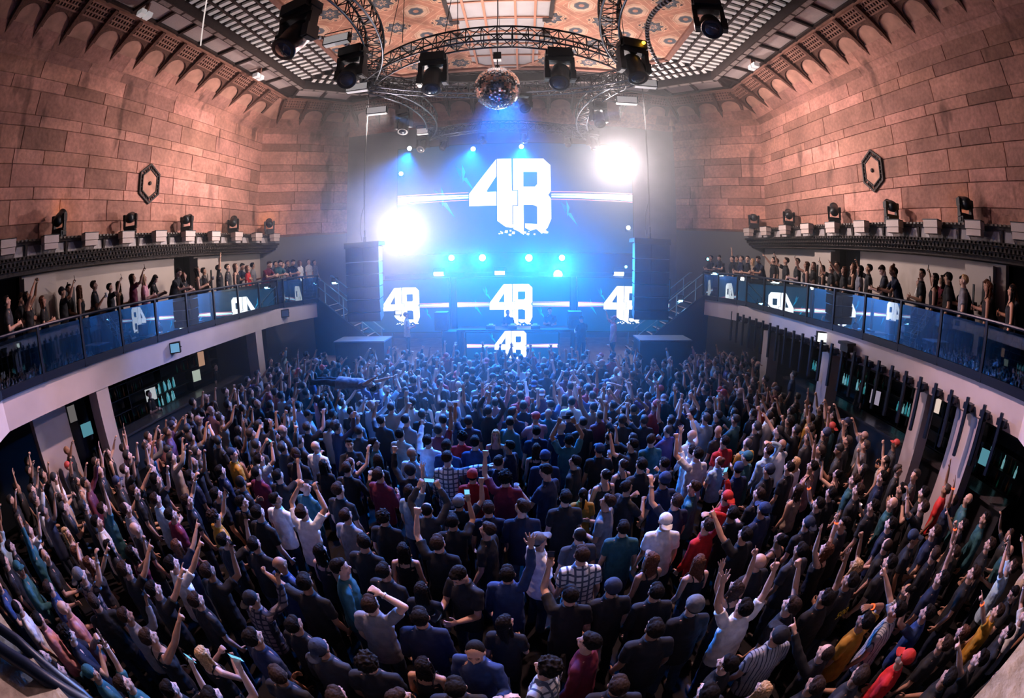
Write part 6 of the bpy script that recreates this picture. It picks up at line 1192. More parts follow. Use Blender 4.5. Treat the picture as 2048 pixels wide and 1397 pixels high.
FAR='''-6.97,2.98,0.95,,i,y,t,K,;-4.29,6.25,1.01,,V,s,g,K,;-1.59,7.44,1.01,,R,s,t,M,;7.42,1.76,0.91,,i,l,t,K,;2.04,7.36,0.91,,k,l,t,K,;-7.47,1.71,0.96,,R,s,t,W,;4.11,6.57,0.97,,i,z,t,O,;3.15,7.13,0.97,,R,x,g,W,;6.63,4.10,1.03,,i,s,t,C,;7.23,2.97,0.99,,i,x,t,T,;5.31,5.74,1.02,,i,s,t,G,;-7.80,0.51,0.92,,L,l,t,C,;-5.82,5.23,0.98,,i,x,t,K,;-7.53,2.24,1.02,,i,s,t,N,;-0.27,7.85,1.01,-40,i,s,g,T,;-7.39,2.68,0.96,,i,s,t,K,;7.06,3.50,0.98,,R,s,t,R,;-4.18,6.70,0.97,,C,s,t,K,;-3.13,7.26,1.00,,i,s,t,C,;-4.89,6.21,1.01,,p,s,t,K,;-6.44,4.59,1.01,,L,z,t,K,;-6.89,3.92,0.99,,C,p,t,K,;2.77,7.45,0.96,,M,z,t,U,;4.80,6.33,0.97,,M,x,t,W,;6.11,5.13,0.89,,F,l,k,P,;-1.07,7.91,1.01,0,f,s,t,N,;5.77,5.58,1.03,,c,s,t,K,;1.15,7.94,0.98,,i,s,t,K,;-5.35,6.04,0.92,,I,l,k,K,;6.66,4.59,0.96,-150,i,s,t,K,;1.93,7.86,1.02,,i,s,t,K,;-1.59,7.95,1.01,0,i,s,g,L,;-3.59,7.27,1.04,,i,y,g,N,;-7.39,3.41,1.04,,i,s,g,M,;-2.31,7.81,1.03,,k,s,t,q,;-4.72,6.65,1.01,,i,s,t,K,;0.24,8.17,1.00,,M,p,t,P,;3.79,7.24,0.97,,i,x,t,K,;-6.42,5.19,1.00,,i,s,g,Y,;2.40,7.92,0.99,,i,s,t,K,;-8.24,1.10,0.93,,L,b,t,L,;-0.21,8.31,1.03,,i,s,g,N,;-6.14,5.69,0.96,,i,s,g,K,;-2.85,7.87,1.00,,L,s,t,C,;-7.15,4.37,0.99,,i,s,t,K,;5.48,6.35,1.01,,i,s,t,C,;0.92,8.34,0.98,,i,s,t,N,;-5.24,6.55,1.04,,i,s,t,L,;4.96,6.78,1.02,,P,s,t,K,;4.57,7.07,1.03,,i,s,t,K,;-6.88,4.90,0.97,,i,s,t,G,;-4.30,7.29,1.00,,R,s,t,K,;-8.29,1.77,0.92,,i,l,k,K,;-0.72,8.45,1.03,,H,s,g,K,;2.99,7.96,0.97,,V,s,t,K,;1.56,8.37,0.96,,i,s,t,M,;3.68,7.70,1.03,,p,s,t,L,;-8.21,2.35,1.02,,i,y,g,Q,;-5.93,6.19,0.99,,i,s,t,K,;6.84,5.17,0.92,,F,n,k,Q,;2.08,8.32,1.02,,M,s,t,K,;-3.95,7.62,0.96,,i,s,t,Y,;-8.05,2.98,0.90,,L,n,t,Y,;0.51,8.57,0.96,,f,x,g,T,;-4.81,7.13,0.98,,f,x,t,C,;-3.43,7.90,1.02,,p,p,t,G,;-8.60,0.72,1.01,,I,z,g,K,;-2.12,8.40,0.97,,i,s,g,K,;-7.71,4.01,1.01,,L,s,t,K,;-1.44,8.57,1.00,,i,s,t,N,;6.60,5.66,1.00,30,i,s,g,G,;-0.01,8.72,1.03,,R,s,t,N,;5.96,6.39,1.03,,R,e,t,K,;4.37,7.63,1.00,,M,s,t,T,;-5.73,6.67,0.90,,R,l,k,N,;5.51,6.88,0.99,,f,s,g,K,;6.40,6.07,0.98,,i,s,t,K,;-5.34,7.02,1.04,,K,s,t,K,;-7.48,4.77,1.03,,F,s,t,K,;-6.93,5.55,0.96,,K,p,t,K,;3.53,8.16,1.03,,H,s,t,K,;-8.89,1.20,0.89,,i,n,k,T,;1.49,8.85,0.98,,V,p,g,Y,;4.09,7.99,0.99,40,i,s,t,K,;-6.62,6.07,1.02,,i,s,t,G,;-1.03,8.93,1.00,,V,s,t,N,;-8.24,3.61,0.90,,i,n,k,Q,;2.37,8.70,0.97,,G,z,t,C,;-4.04,8.08,1.00,,i,s,t,G,;1.04,8.98,1.03,,i,s,t,W,;-2.85,8.58,1.02,,i,s,g,Y,;0.58,9.06,0.97,,i,p,t,B,;-5.00,7.59,1.00,,R,s,t,T,;-8.88,1.91,1.01,,i,s,t,K,;-7.42,5.32,1.02,,K,s,g,G,;-8.79,2.53,1.00,,i,s,t,C,;-0.63,9.15,0.99,0,V,s,g,P,;-4.60,7.94,1.00,,i,p,t,W,;2.87,8.72,1.01,,R,e,t,R,;1.95,8.99,0.97,,H,s,t,K,;5.98,6.99,0.95,,R,y,t,K,;-8.64,3.20,1.01,,i,q,t,W,;-6.52,6.52,1.00,,O,s,t,K,;-1.78,9.07,0.96,,R,s,t,W,;-2.49,8.92,1.01,,i,y,t,W,;6.98,6.12,0.98,,i,p,t,G,;5.25,7.66,1.01,,P,s,t,Q,;4.56,8.09,0.99,,f,s,t,T,;7.52,5.51,0.98,,i,p,t,C,;-3.81,8.52,0.95,,P,s,t,K,;6.46,6.75,1.00,,i,q,t,T,;3.59,8.64,0.98,,V,x,t,U,;-6.06,7.16,0.91,,R,l,k,G,;5.70,7.45,0.97,,I,y,t,C,;-3.37,8.77,1.00,,i,p,g,L,;-7.01,6.38,1.03,,C,p,g,B,;-0.08,9.49,1.01,,P,s,t,R,;-8.43,4.37,0.95,,R,s,t,K,;-5.55,7.71,0.91,,K,b,t,K,;-5.15,8.05,1.03,,i,s,t,W,;-4.45,8.46,1.03,,G,s,g,K,;1.56,9.45,1.01,,L,s,t,B,;-0.96,9.53,0.91,,I,l,t,K,;5.10,8.13,0.95,,K,s,t,K,;2.83,9.24,1.03,,i,z,t,U,;4.21,8.70,1.03,,i,s,t,K,;-6.84,6.84,0.92,,M,l,t,K,;-1.46,9.57,1.03,,i,s,t,q,;-8.20,5.18,0.97,,V,s,t,P,;0.94,9.65,0.94,,V,l,k,K,;-9.19,3.10,1.00,,i,s,t,K,;6.96,6.77,1.03,,R,p,t,C,;6.30,7.40,0.99,,F,s,t,O,;-8.95,3.81,0.97,,i,p,t,K,;5.56,8.02,0.99,,i,z,t,Y,;-7.56,6.19,1.01,,p,s,t,U,;-9.52,2.35,0.97,,R,s,t,K,;-2.31,9.55,0.90,,i,l,k,K,;2.45,9.53,0.95,,i,n,k,C,;-3.15,9.33,0.94,,i,l,t,K,;-4.18,8.93,0.98,,f,s,t,Q,;-0.61,9.87,1.01,,G,y,t,T,;0.43,9.88,0.97,,M,q,t,U,;-6.27,7.66,0.91,,H,l,k,C,;4.83,8.64,0.91,,i,l,k,W,;-6.73,7.32,1.01,,R,s,k,Y,;6.06,7.91,0.99,,i,s,t,K,;-7.37,6.71,0.96,,i,q,t,N,;-3.81,9.24,0.91,,i,l,t,K,;3.32,9.44,0.95,,i,q,t,K,;-5.21,8.55,0.99,,i,s,t,P,;-4.76,8.82,1.04,,f,z,t,P,;1.55,9.94,1.03,,R,s,t,R,;-8.12,5.97,0.96,,R,s,t,P,;6.95,7.30,1.01,,H,s,t,O,;-8.77,4.98,0.90,,i,l,k,K,;3.98,9.29,1.03,,M,z,t,N,;2.05,9.91,1.02,,O,s,t,P,;-1.92,9.95,0.95,,k,l,k,K,;-0.10,10.16,1.00,,i,s,t,C,;6.51,7.81,1.00,,R,e,t,K,;1.12,10.11,1.04,,H,s,t,P,;5.62,8.49,0.96,,V,s,t,R,;2.84,9.81,0.92,,p,l,k,O,;-5.89,8.36,1.02,,i,s,t,K,;-2.86,9.83,1.01,,R,z,t,K,;-1.05,10.23,0.98,,i,q,g,K,;-7.85,6.65,0.99,,K,q,t,C,;-9.87,2.96,1.00,,i,s,t,K,;-7.39,7.19,0.97,,i,p,t,G,;4.76,9.19,1.04,,i,p,t,T,;-3.34,9.83,1.03,,H,x,t,L,;-6.59,8.07,1.00,,C,z,g,K,;2.49,10.13,0.88,,V,l,k,Q,;3.34,9.91,1.00,,i,p,t,N,;-8.27,6.43,0.92,,F,l,k,P,;-4.04,9.66,0.94,,M,l,k,W,;6.97,7.83,1.00,,i,s,t,K,;6.44,8.30,0.95,,i,z,t,T,;-4.93,9.28,0.97,,i,s,t,K,;-5.43,9.03,0.89,,P,b,k,C,;0.26,10.54,0.99,,k,q,g,C,;-4.50,9.57,0.95,,P,n,k,Q,;-0.59,10.56,1.00,,K,z,g,C,;-2.47,10.32,1.00,,i,s,t,K,;6.10,8.70,0.91,,R,l,t,K,;5.70,8.98,0.99,,k,s,t,K,;-1.65,10.52,0.98,,C,x,t,K,;-9.76,4.26,1.00,,i,x,t,K,;1.44,10.56,0.99,,H,s,t,C,;0.73,10.63,0.90,,i,l,k,K,;4.51,9.68,1.03,,G,s,t,N,;5.32,9.28,1.03,,i,p,t,K,;-3.02,10.30,1.01,,L,s,t,N,;-6.46,8.59,0.98,,i,x,t,K,;-7.06,8.10,1.04,,H,s,t,K,;-10.29,3.15,1.03,,i,s,t,K,;-5.93,8.98,1.04,,i,s,t,L,;-7.45,7.77,0.99,,M,q,g,P,;-1.14,10.72,0.97,,i,y,g,W,;3.87,10.07,1.00,,i,s,t,T,;-8.21,7.01,0.95,,C,q,g,K,;2.96,10.39,0.88,,i,n,t,C,;2.12,10.61,0.99,,I,p,t,K,;6.94,8.33,0.96,,C,z,g,T,;-3.66,10.21,0.99,,M,s,g,B,;-7.94,7.43,0.96,,i,s,t,N,;-2.14,10.67,0.99,,i,s,t,q,;-0.14,10.92,0.93,,i,b,k,K,;-5.47,9.52,1.00,,i,s,t,T,;-5.05,9.78,0.91,,G,l,t,N,;-4.14,10.25,1.04,,I,s,t,B,;5.04,9.85,0.96,,i,p,t,W,;6.49,8.98,0.98,,i,s,t,C,;6.13,9.28,0.95,,i,p,t,K,;3.50,10.56,0.91,,i,l,t,K,;-7.10,8.58,0.96,,V,z,t,K,;-1.50,11.03,1.03,,L,s,t,K,;-2.87,10.76,1.01,,I,y,t,N,;1.11,11.10,1.04,,K,p,g,M,;4.42,10.29,1.00,,H,s,t,K,;-7.93,7.93,0.90,,i,l,t,U,;5.51,9.79,1.01,,i,s,t,N,;6.94,8.85,0.99,,i,s,g,C,;0.29,11.24,0.96,,i,s,t,K,;-6.81,8.96,0.92,,i,l,k,B,;-6.32,9.32,1.02,,R,s,t,P,;4.02,10.53,0.95,,I,l,k,L,;-0.81,11.25,0.98,,i,p,t,P,;-3.61,10.69,0.99,,i,s,g,K,;2.77,10.95,0.88,,R,l,t,R,;1.75,11.17,0.97,,C,s,t,G,;-2.22,11.14,0.99,,L,z,t,R,;-4.95,10.26,1.00,,R,s,t,K,;-0.36,11.42,0.97,,R,s,t,N,;4.90,10.36,0.99,,C,s,g,P,;-5.78,9.93,1.03,,p,z,t,G,;5.99,9.83,0.98,,R,s,t,K,;-1.24,11.46,0.90,,i,n,t,K,;2.26,11.36,0.97,,i,s,t,N,;-4.56,10.65,0.98,,M,s,t,N,;-7.93,8.48,0.93,,i,l,k,Y,;5.37,10.31,0.90,,L,l,k,R,;-1.82,11.48,0.99,,I,q,t,G,;-5.45,10.28,0.98,,C,s,t,P,;6.67,9.56,0.98,,k,p,t,M,;-2.66,11.36,0.89,,I,l,k,P,;3.61,11.10,1.01,,G,s,t,W,;-8.41,8.10,1.02,,i,s,t,G,;0.62,11.67,0.99,,R,s,t,N,;-7.55,8.97,0.99,,M,s,t,K,;-3.22,11.28,0.96,,G,s,t,Y,;-6.38,9.86,1.03,,R,s,t,N,;4.63,10.82,1.01,,R,s,t,T,;-4.08,11.05,0.97,,k,z,t,N,;1.24,11.75,0.94,,i,l,k,q,;3.01,11.44,0.97,,M,s,t,N,;1.82,11.71,1.02,,G,s,t,N,;-5.04,10.81,0.97,,H,z,t,K,;5.17,10.76,0.96,,i,s,t,K,;0.11,11.96,0.93,,I,b,k,U,;-1.45,11.88,0.98,,i,y,g,K,;-7.34,9.50,0.96,,i,s,t,T,;-6.17,10.32,1.03,,i,s,t,K,;-0.74,12.04,0.99,,R,s,t,K,;-6.97,9.86,1.00,,i,s,t,M,;4.31,11.29,0.98,,L,z,g,C,;5.93,10.55,0.97,,M,s,t,K,;-8.43,8.70,0.98,,i,p,t,C,;-5.52,10.82,1.00,,i,s,t,K,;3.87,11.53,0.94,,i,l,t,N,;2.64,11.87,0.98,,R,x,t,W,;6.37,10.37,1.01,,R,s,t,K,;0.56,12.18,1.01,,V,p,g,q,;-4.60,11.29,0.98,,V,s,t,K,;6.93,10.04,0.96,,i,x,t,N,;-3.57,11.68,0.97,,i,s,t,W,;-2.30,12.01,0.92,,i,n,k,N,;1.65,12.17,0.97,,I,s,g,K,;3.12,11.91,0.90,,k,l,k,Y,;-8.12,9.29,1.00,,i,s,t,K,;-6.00,10.82,1.03,,i,y,t,U,;-3.05,12.04,0.94,,I,b,k,R,;5.51,11.14,1.01,,i,s,t,T,;-5.15,11.32,0.97,,i,s,t,K,;-1.66,12.34,0.94,,i,l,k,K,;5.11,11.37,0.96,,V,s,t,K,;-0.08,12.47,0.95,,G,z,t,W,;3.61,11.95,0.98,,k,s,t,K,;2.28,12.34,1.04,,i,p,g,K,;1.05,12.50,1.01,,V,s,t,N,;-6.69,10.62,1.03,,i,s,t,K,;-4.26,11.82,1.02,,F,s,g,K,;4.40,11.83,0.95,,R,s,t,K,;-7.54,10.15,0.89,,P,b,k,U,;5.99,11.15,0.96,,L,s,t,Y,;6.94,10.64,0.97,,I,y,t,K,;-4.80,11.77,1.00,,p,s,t,R,;-3.58,12.22,1.02,,K,s,t,W,;-2.44,12.50,0.92,,K,b,k,Y,;-1.11,12.72,1.03,,K,q,t,G,;-8.03,9.94,0.95,,p,s,t,N,;-5.74,11.42,1.01,,I,p,g,K,;1.93,12.66,0.92,,i,b,t,C,;6.55,11.07,0.97,,i,s,t,K,;-0.48,12.86,0.95,,C,s,t,K,;0.61,12.88,1.03,,R,x,g,B,;-7.37,10.59,0.89,,p,l,t,O,;-2.96,12.57,0.99,,p,s,t,q,;1.47,12.83,0.99,,i,s,t,C,;2.81,12.61,0.89,,R,b,t,L,;-1.63,12.82,0.99,,i,x,t,q,;5.31,11.79,1.03,,V,s,t,K,;3.42,12.51,0.96,,f,y,t,K,;-5.28,11.88,1.00,,i,s,t,T,;5.77,11.66,0.96,,i,s,g,K,;-2.10,12.84,0.90,,i,l,t,K,;-6.31,11.39,0.90,,O,l,k,K,bl;4.91,12.08,1.01,20,i,s,t,K,;-4.60,12.25,0.93,,f,l,k,C,;4.29,12.44,1.01,,i,s,t,C,;6.35,11.54,1.02,,i,s,t,K,;-7.22,11.07,1.01,,i,s,t,N,;-3.71,12.71,0.99,,V,p,t,N,;-4.20,12.60,1.02,,P,s,t,L,;2.36,13.07,1.02,,k,x,t,K,;-0.09,13.29,1.02,,V,s,t,K,;8.01,10.62,1.04,,i,s,t,N,;-1.15,13.26,0.89,,F,l,k,B,;3.14,12.95,0.92,,F,b,k,q,;-2.69,13.07,1.00,,i,s,t,N,;-6.78,11.52,1.01,,V,q,t,G,;5.64,12.15,1.00,,i,x,t,K,;0.94,13.38,1.04,,i,s,t,K,;-6.13,11.93,1.01,,i,p,t,K,;-3.32,13.01,0.96,,M,s,t,K,;-8.24,10.61,0.97,,K,s,t,U,;-1.85,13.32,0.99,,I,z,t,C,;-7.68,11.05,0.98,,M,s,t,K,;-0.64,13.45,0.94,,f,n,k,T,;4.05,12.84,0.96,,i,x,g,P,;1.87,13.34,1.01,,L,s,t,N,;-4.96,12.55,1.02,,I,s,t,P,;0.27,13.58,0.90,,i,l,t,N,;6.32,12.02,1.02,,i,y,t,U,;3.63,13.10,1.03,,G,s,t,W,;7.10,11.60,0.96,,i,s,t,K,;2.79,13.33,1.01,,i,q,t,R,;5.11,12.65,0.98,,M,z,t,C,;1.44,13.57,0.89,,i,l,t,K,;-3.94,13.12,0.98,,V,s,g,C,;-6.62,12.01,0.89,,i,l,k,K,;-4.56,12.96,0.90,,k,n,k,K,;-1.06,13.75,0.99,,V,s,g,K,;6.05,12.41,1.04,,i,s,g,L,;-5.85,12.51,0.96,,i,s,t,K,;5.62,12.63,0.97,,G,p,g,M,;-2.46,13.64,1.01,,V,q,t,R,;-7.64,11.57,1.01,,i,s,t,K,;-0.31,13.87,0.96,,M,y,g,K,;6.88,12.06,1.00,,i,s,t,K,;3.26,13.50,0.91,,K,l,k,U,;4.72,13.08,1.00,,F,z,g,L,;-8.26,11.24,0.99,,P,s,t,W,;-7.22,11.94,0.91,,i,l,t,Y,bl;-1.53,13.88,0.97,,R,s,t,N,;-3.29,13.61,1.00,,f,z,g,K,;-5.25,12.99,1.03,,L,z,g,G,;0.98,14.02,0.97,,F,z,t,N,;2.54,13.85,0.96,,i,p,t,R,;4.25,13.44,0.91,,i,n,t,W,;3.74,13.60,0.96,,R,q,g,T,;7.45,12.02,0.96,,i,z,t,K,;-0.74,14.12,0.99,,P,s,g,K,;0.19,14.16,1.03,,i,s,t,R,;1.52,14.10,0.93,,i,l,k,U,;2.08,14.05,1.01,,R,z,t,W,;-4.43,13.51,1.00,,f,s,g,R,;6.63,12.61,1.03,,f,s,t,N,;-2.21,14.11,1.01,,i,z,g,K,;-6.71,12.61,1.03,,a,p,t,K,;-2.97,13.99,0.88,,H,l,k,N,;-5.00,13.43,1.00,,G,s,t,W,;-6.21,12.92,0.95,,P,z,t,K,;-7.14,12.44,0.94,,i,l,k,K,bl;-3.99,13.78,1.03,,i,s,t,G,;7.20,12.43,0.96,,R,s,g,K,;-8.07,11.91,0.95,,i,s,t,C,;5.53,13.29,0.98,,C,s,t,G,;2.98,14.08,0.96,,R,s,t,C,;4.73,13.60,0.89,,i,l,t,C,;6.03,13.10,1.04,,I,s,g,M,;3.48,14.05,1.01,,i,s,t,q,;-7.69,12.32,0.98,,i,s,t,K,;-5.59,13.43,0.88,,I,b,k,N,;-3.51,14.12,0.96,,i,s,t,K,;7.72,12.42,0.96,,M,q,t,C,;7.13,12.95,1.00,,P,s,t,K,;-4.36,14.17,0.94,,M,l,k,C,;-7.02,13.07,0.99,,i,s,g,K,;5.90,13.61,0.97,,i,z,g,P,;6.53,13.36,0.95,,p,z,t,N,;-8.19,12.53,0.89,,i,l,k,M,;-6.27,13.61,0.95,,i,s,t,K,;-7.67,12.88,0.99,,R,s,t,W,;7.83,12.92,0.99,,f,q,g,K,;-6.86,13.57,1.03,,C,s,t,K,;7.23,13.50,1.01,,M,q,t,Q,;-7.56,13.48,1.04,,K,y,t,Y,;7.71,13.43,1.03,,i,s,t,P,;-8.51,12.94,0.90,,i,l,t,P,;-8.06,13.47,0.93,,P,b,t,C,;7.15,14.06,0.96,,i,s,t,K,;-9.04,13.25,0.95,,i,s,t,K,;-8.85,13.91,1.01,,i,s,g,L,'''
BALC='''-9.85,3.28,1.06,,i,s,t,C,;-10.40,3.66,1.06,,N,s,t,C,;-9.85,3.91,1.06,,H,l,k,K,;-9.85,4.38,0.97,,I,l,t,K,;-9.85,5.02,1.03,,K,p,t,K,;-10.40,5.53,1.06,,i,s,t,K,;-9.85,5.59,1.01,,i,l,k,K,;-9.85,6.10,1.04,,C,s,t,K,;-9.85,6.67,0.97,,K,s,t,K,;-10.40,6.23,0.86,,N,s,t,K,;-10.40,7.38,0.99,,i,l,k,K,;-9.85,7.54,1.06,,K,l,t,M,;-9.85,8.00,1.03,,I,l,t,P,bl;-10.40,8.84,1.02,,D,l,t,K,;-9.85,9.16,1.06,,N,s,t,K,;-9.85,9.76,0.99,,I,l,t,K,;-9.85,10.44,1.06,,i,l,k,K,;-10.40,11.35,1.04,,C,s,t,C,;-9.85,11.60,1.06,,R,s,t,K,;-9.85,12.09,1.06,,i,s,t,C,;-9.85,12.58,1.06,,i,l,k,K,;-10.40,13.37,1.06,,N,s,t,N,;-9.85,13.34,1.00,,i,l,t,R,;-10.40,14.45,1.06,,i,s,t,G,;-9.85,14.53,1.05,,N,s,t,M,;-9.85,14.96,1.06,,i,s,t,K,;-9.85,15.42,1.06,,N,s,t,T,;-10.40,16.25,1.06,,i,s,t,K,;-9.85,15.95,1.02,,i,s,t,G,;-9.85,16.55,1.06,,N,s,t,N,;-10.40,17.31,1.06,,i,s,t,K,;-9.85,17.53,1.04,,i,l,t,W,;-9.85,18.38,1.06,,i,s,t,W,;-9.85,19.01,1.03,,i,s,t,G,;8.65,18.87,1.05,,i,s,t,K,;8.65,17.55,1.06,,N,s,t,K,;8.65,16.61,1.05,,i,s,t,K,;9.20,17.23,1.06,,R,s,t,K,;8.65,15.79,1.06,,i,s,t,N,;8.65,15.23,1.06,,i,s,t,K,;9.20,15.80,1.02,,I,l,t,Y,bl;8.65,13.97,1.06,,N,s,t,N,;8.65,13.26,1.06,,i,s,t,K,;9.20,13.92,1.05,,P,l,t,K,;8.65,12.43,1.06,,K,s,t,K,;8.65,11.73,1.06,,i,s,t,K,;8.65,11.21,1.01,,K,l,k,K,;9.20,11.51,1.02,,i,l,t,K,;8.65,10.35,0.97,,i,l,k,K,;8.65,9.90,0.99,,K,s,t,K,;9.20,10.26,1.06,,i,s,t,K,;8.65,9.31,0.98,,P,l,t,K,;9.20,9.48,1.06,,i,l,k,K,;8.65,8.61,1.02,,i,l,t,G,;9.20,8.76,1.06,,K,s,t,C,;8.65,7.60,1.06,,D,s,t,C,;9.20,7.72,1.05,,i,l,k,K,;8.65,6.97,1.06,,N,b,t,N,;8.65,6.26,1.06,,i,s,t,K,;9.20,6.76,0.95,,i,l,t,W,;8.65,5.84,1.03,,i,l,k,K,;9.20,5.94,1.03,,K,l,t,M,;8.65,5.40,1.06,,i,s,t,K,;9.20,5.49,1.06,,N,l,t,K,;8.65,4.92,1.06,,i,s,t,G,bl;9.20,4.97,1.06,,N,s,t,N,;8.65,4.20,1.03,,i,l,k,K,;9.20,4.22,1.06,,N,l,t,K,;8.65,3.53,1.04,,i,l,k,K,;9.20,3.45,1.06,,N,l,t,K,'''
def rows(t):
    for e in t.split(';'):
        a=e.split(','); yield float(a[0]),float(a[1]),float(a[2]),a[3],a[4],a[5],a[6],a[7],a[8]
import zlib
for i,(x,y,s,yw,p,h,sl,co,hc) in enumerate(rows(NEAR)):
    yaw=auto_yaw(x,y) if yw=='' else math.radians(float(yw))
    if p=='i' and yw=='': p=random.choice('iiiiijJ')
    if i>40 and p in'RL' and i%5!=0: p={'R':'rrFPR','L':'wwfpL'}[p][i%5]
    d=math.hypot(x,y)
    person(x,y,0,s,yaw,p,h,sl,co,hc,'dance floor crowd',band=(1 if i%9==4 else (2 if i%5==1 else None)) if p in'RLFfPpHKkVOrw' else None)
for i,(x,y,s,yw,p,h,sl,co,hc) in enumerate(rows(BALC)):
    side=-1 if x<0 else 1
    yaw=auto_yaw(x,y,.1) if p!='N' else math.atan2(-(-.5-x),(12.5-y))
    if p=='i': p=random.choice('iiIJj')
    person(x,y,3.30,s,yaw,p,h,sl,co,hc,'people on the left balcony' if side<0 else 'people on the right balcony')
# lettering on three backs
def lettering(x,y,lines,col,size):
    p=min((q for q in PEOPLE if q['sl']!='k'),key=lambda q:(q['x']-x)**2+(q['y']-y)**2+(q['z']**2))
    for k,(t,sz,z) in enumerate(lines):
        cu=bpy.data.curves.new('lettering','FONT'); cu.body=t; cu.size=sz; cu.align_x='CENTER'; cu.extrude=.002
        o=bpy.data.objects.new('t',cu); COL.objects.link(o); me=bpy.data.meshes.new_from_object(o.evaluated_get(bpy.context.evaluated_depsgraph_get())); bpy.data.objects.remove(o)
        me.name='lettering'; me.materials.clear(); me.materials.append(mat('print',col,.7))
        fill_obj('lettering',me,p['o'],None,Matrix.Translation(V(0,-.142,z))@Matrix.Rotation(PI/2,4,'X'))
lettering(3.58,2.53,[('500',.16,1.16)],(.75,.5,.03),1)
lettering(5.10,4.20,[('0',.17,1.08)],(.75,.75,.75),1)
lettering(-8.5,8.19,[('0',.18,1.05)],(.03,.03,.05),1)
# performers and crew on the stage, staff, crowd surfer
for x,y,z,s,yaw,p,h,sl,co,lab in((-.62,17.15,1.0,.98,PI,'I','s','t','K','person in black working behind the booth, left one of the two'),(1.05,17.2,1.0,1.02,PI,'I','s','t','K','person in black working behind the booth, right one of the two'),(-4.6,16.6,1.0,1.0,-1.2,'I','p','t','W','person in white t-shirt and cap at the left edge of the stage'),(2.1,15.45,1.0,.97,.4,'D','s','t','N','dark-clad person stooping beside the front LED screen'),
      (3.3,15.6,1.0,.97,1.6,'F','p','t','P','person in pink shirt and cap dancing on the stage edge, fist raised')):
    b_=person(x,y,z,s,yaw,p,h,sl,co,'','stage'); PEOPLE[-1]['label']=lab
for x,y,lab,h,co,p,yaw in((-10.95,8.5,'bartender in dark clothes standing behind the left bar by the glowing menu','s','K','I',-1.2),(-10.75,11.9,'dark-shirted bartender standing behind the left bar by the far column','s','K','i',-1.2),(9.95,9.3,'bartender in black behind the right bar among the bottles','s','K','i',1.3)):
    person(x,y,0,1.0,yaw,p,h,'t',co,'','staff'); PEOPLE[-1]['label']=lab
sf=person(-4.05,8.3,0,1.0,0,'X','s','t','G','','surfer'); PEOPLE[-1]['label']='crowd surfer in grey t-shirt and dark trousers lying face down above the heads'
sf.matrix_world=Matrix.Translation(V(-4.95,8.95,2.12))@Matrix.Rotation(-.12,4,'Z')@Matrix.Rotation(PI/2,4,'Y')@Matrix.Rotation(PI/2,4,'Z')
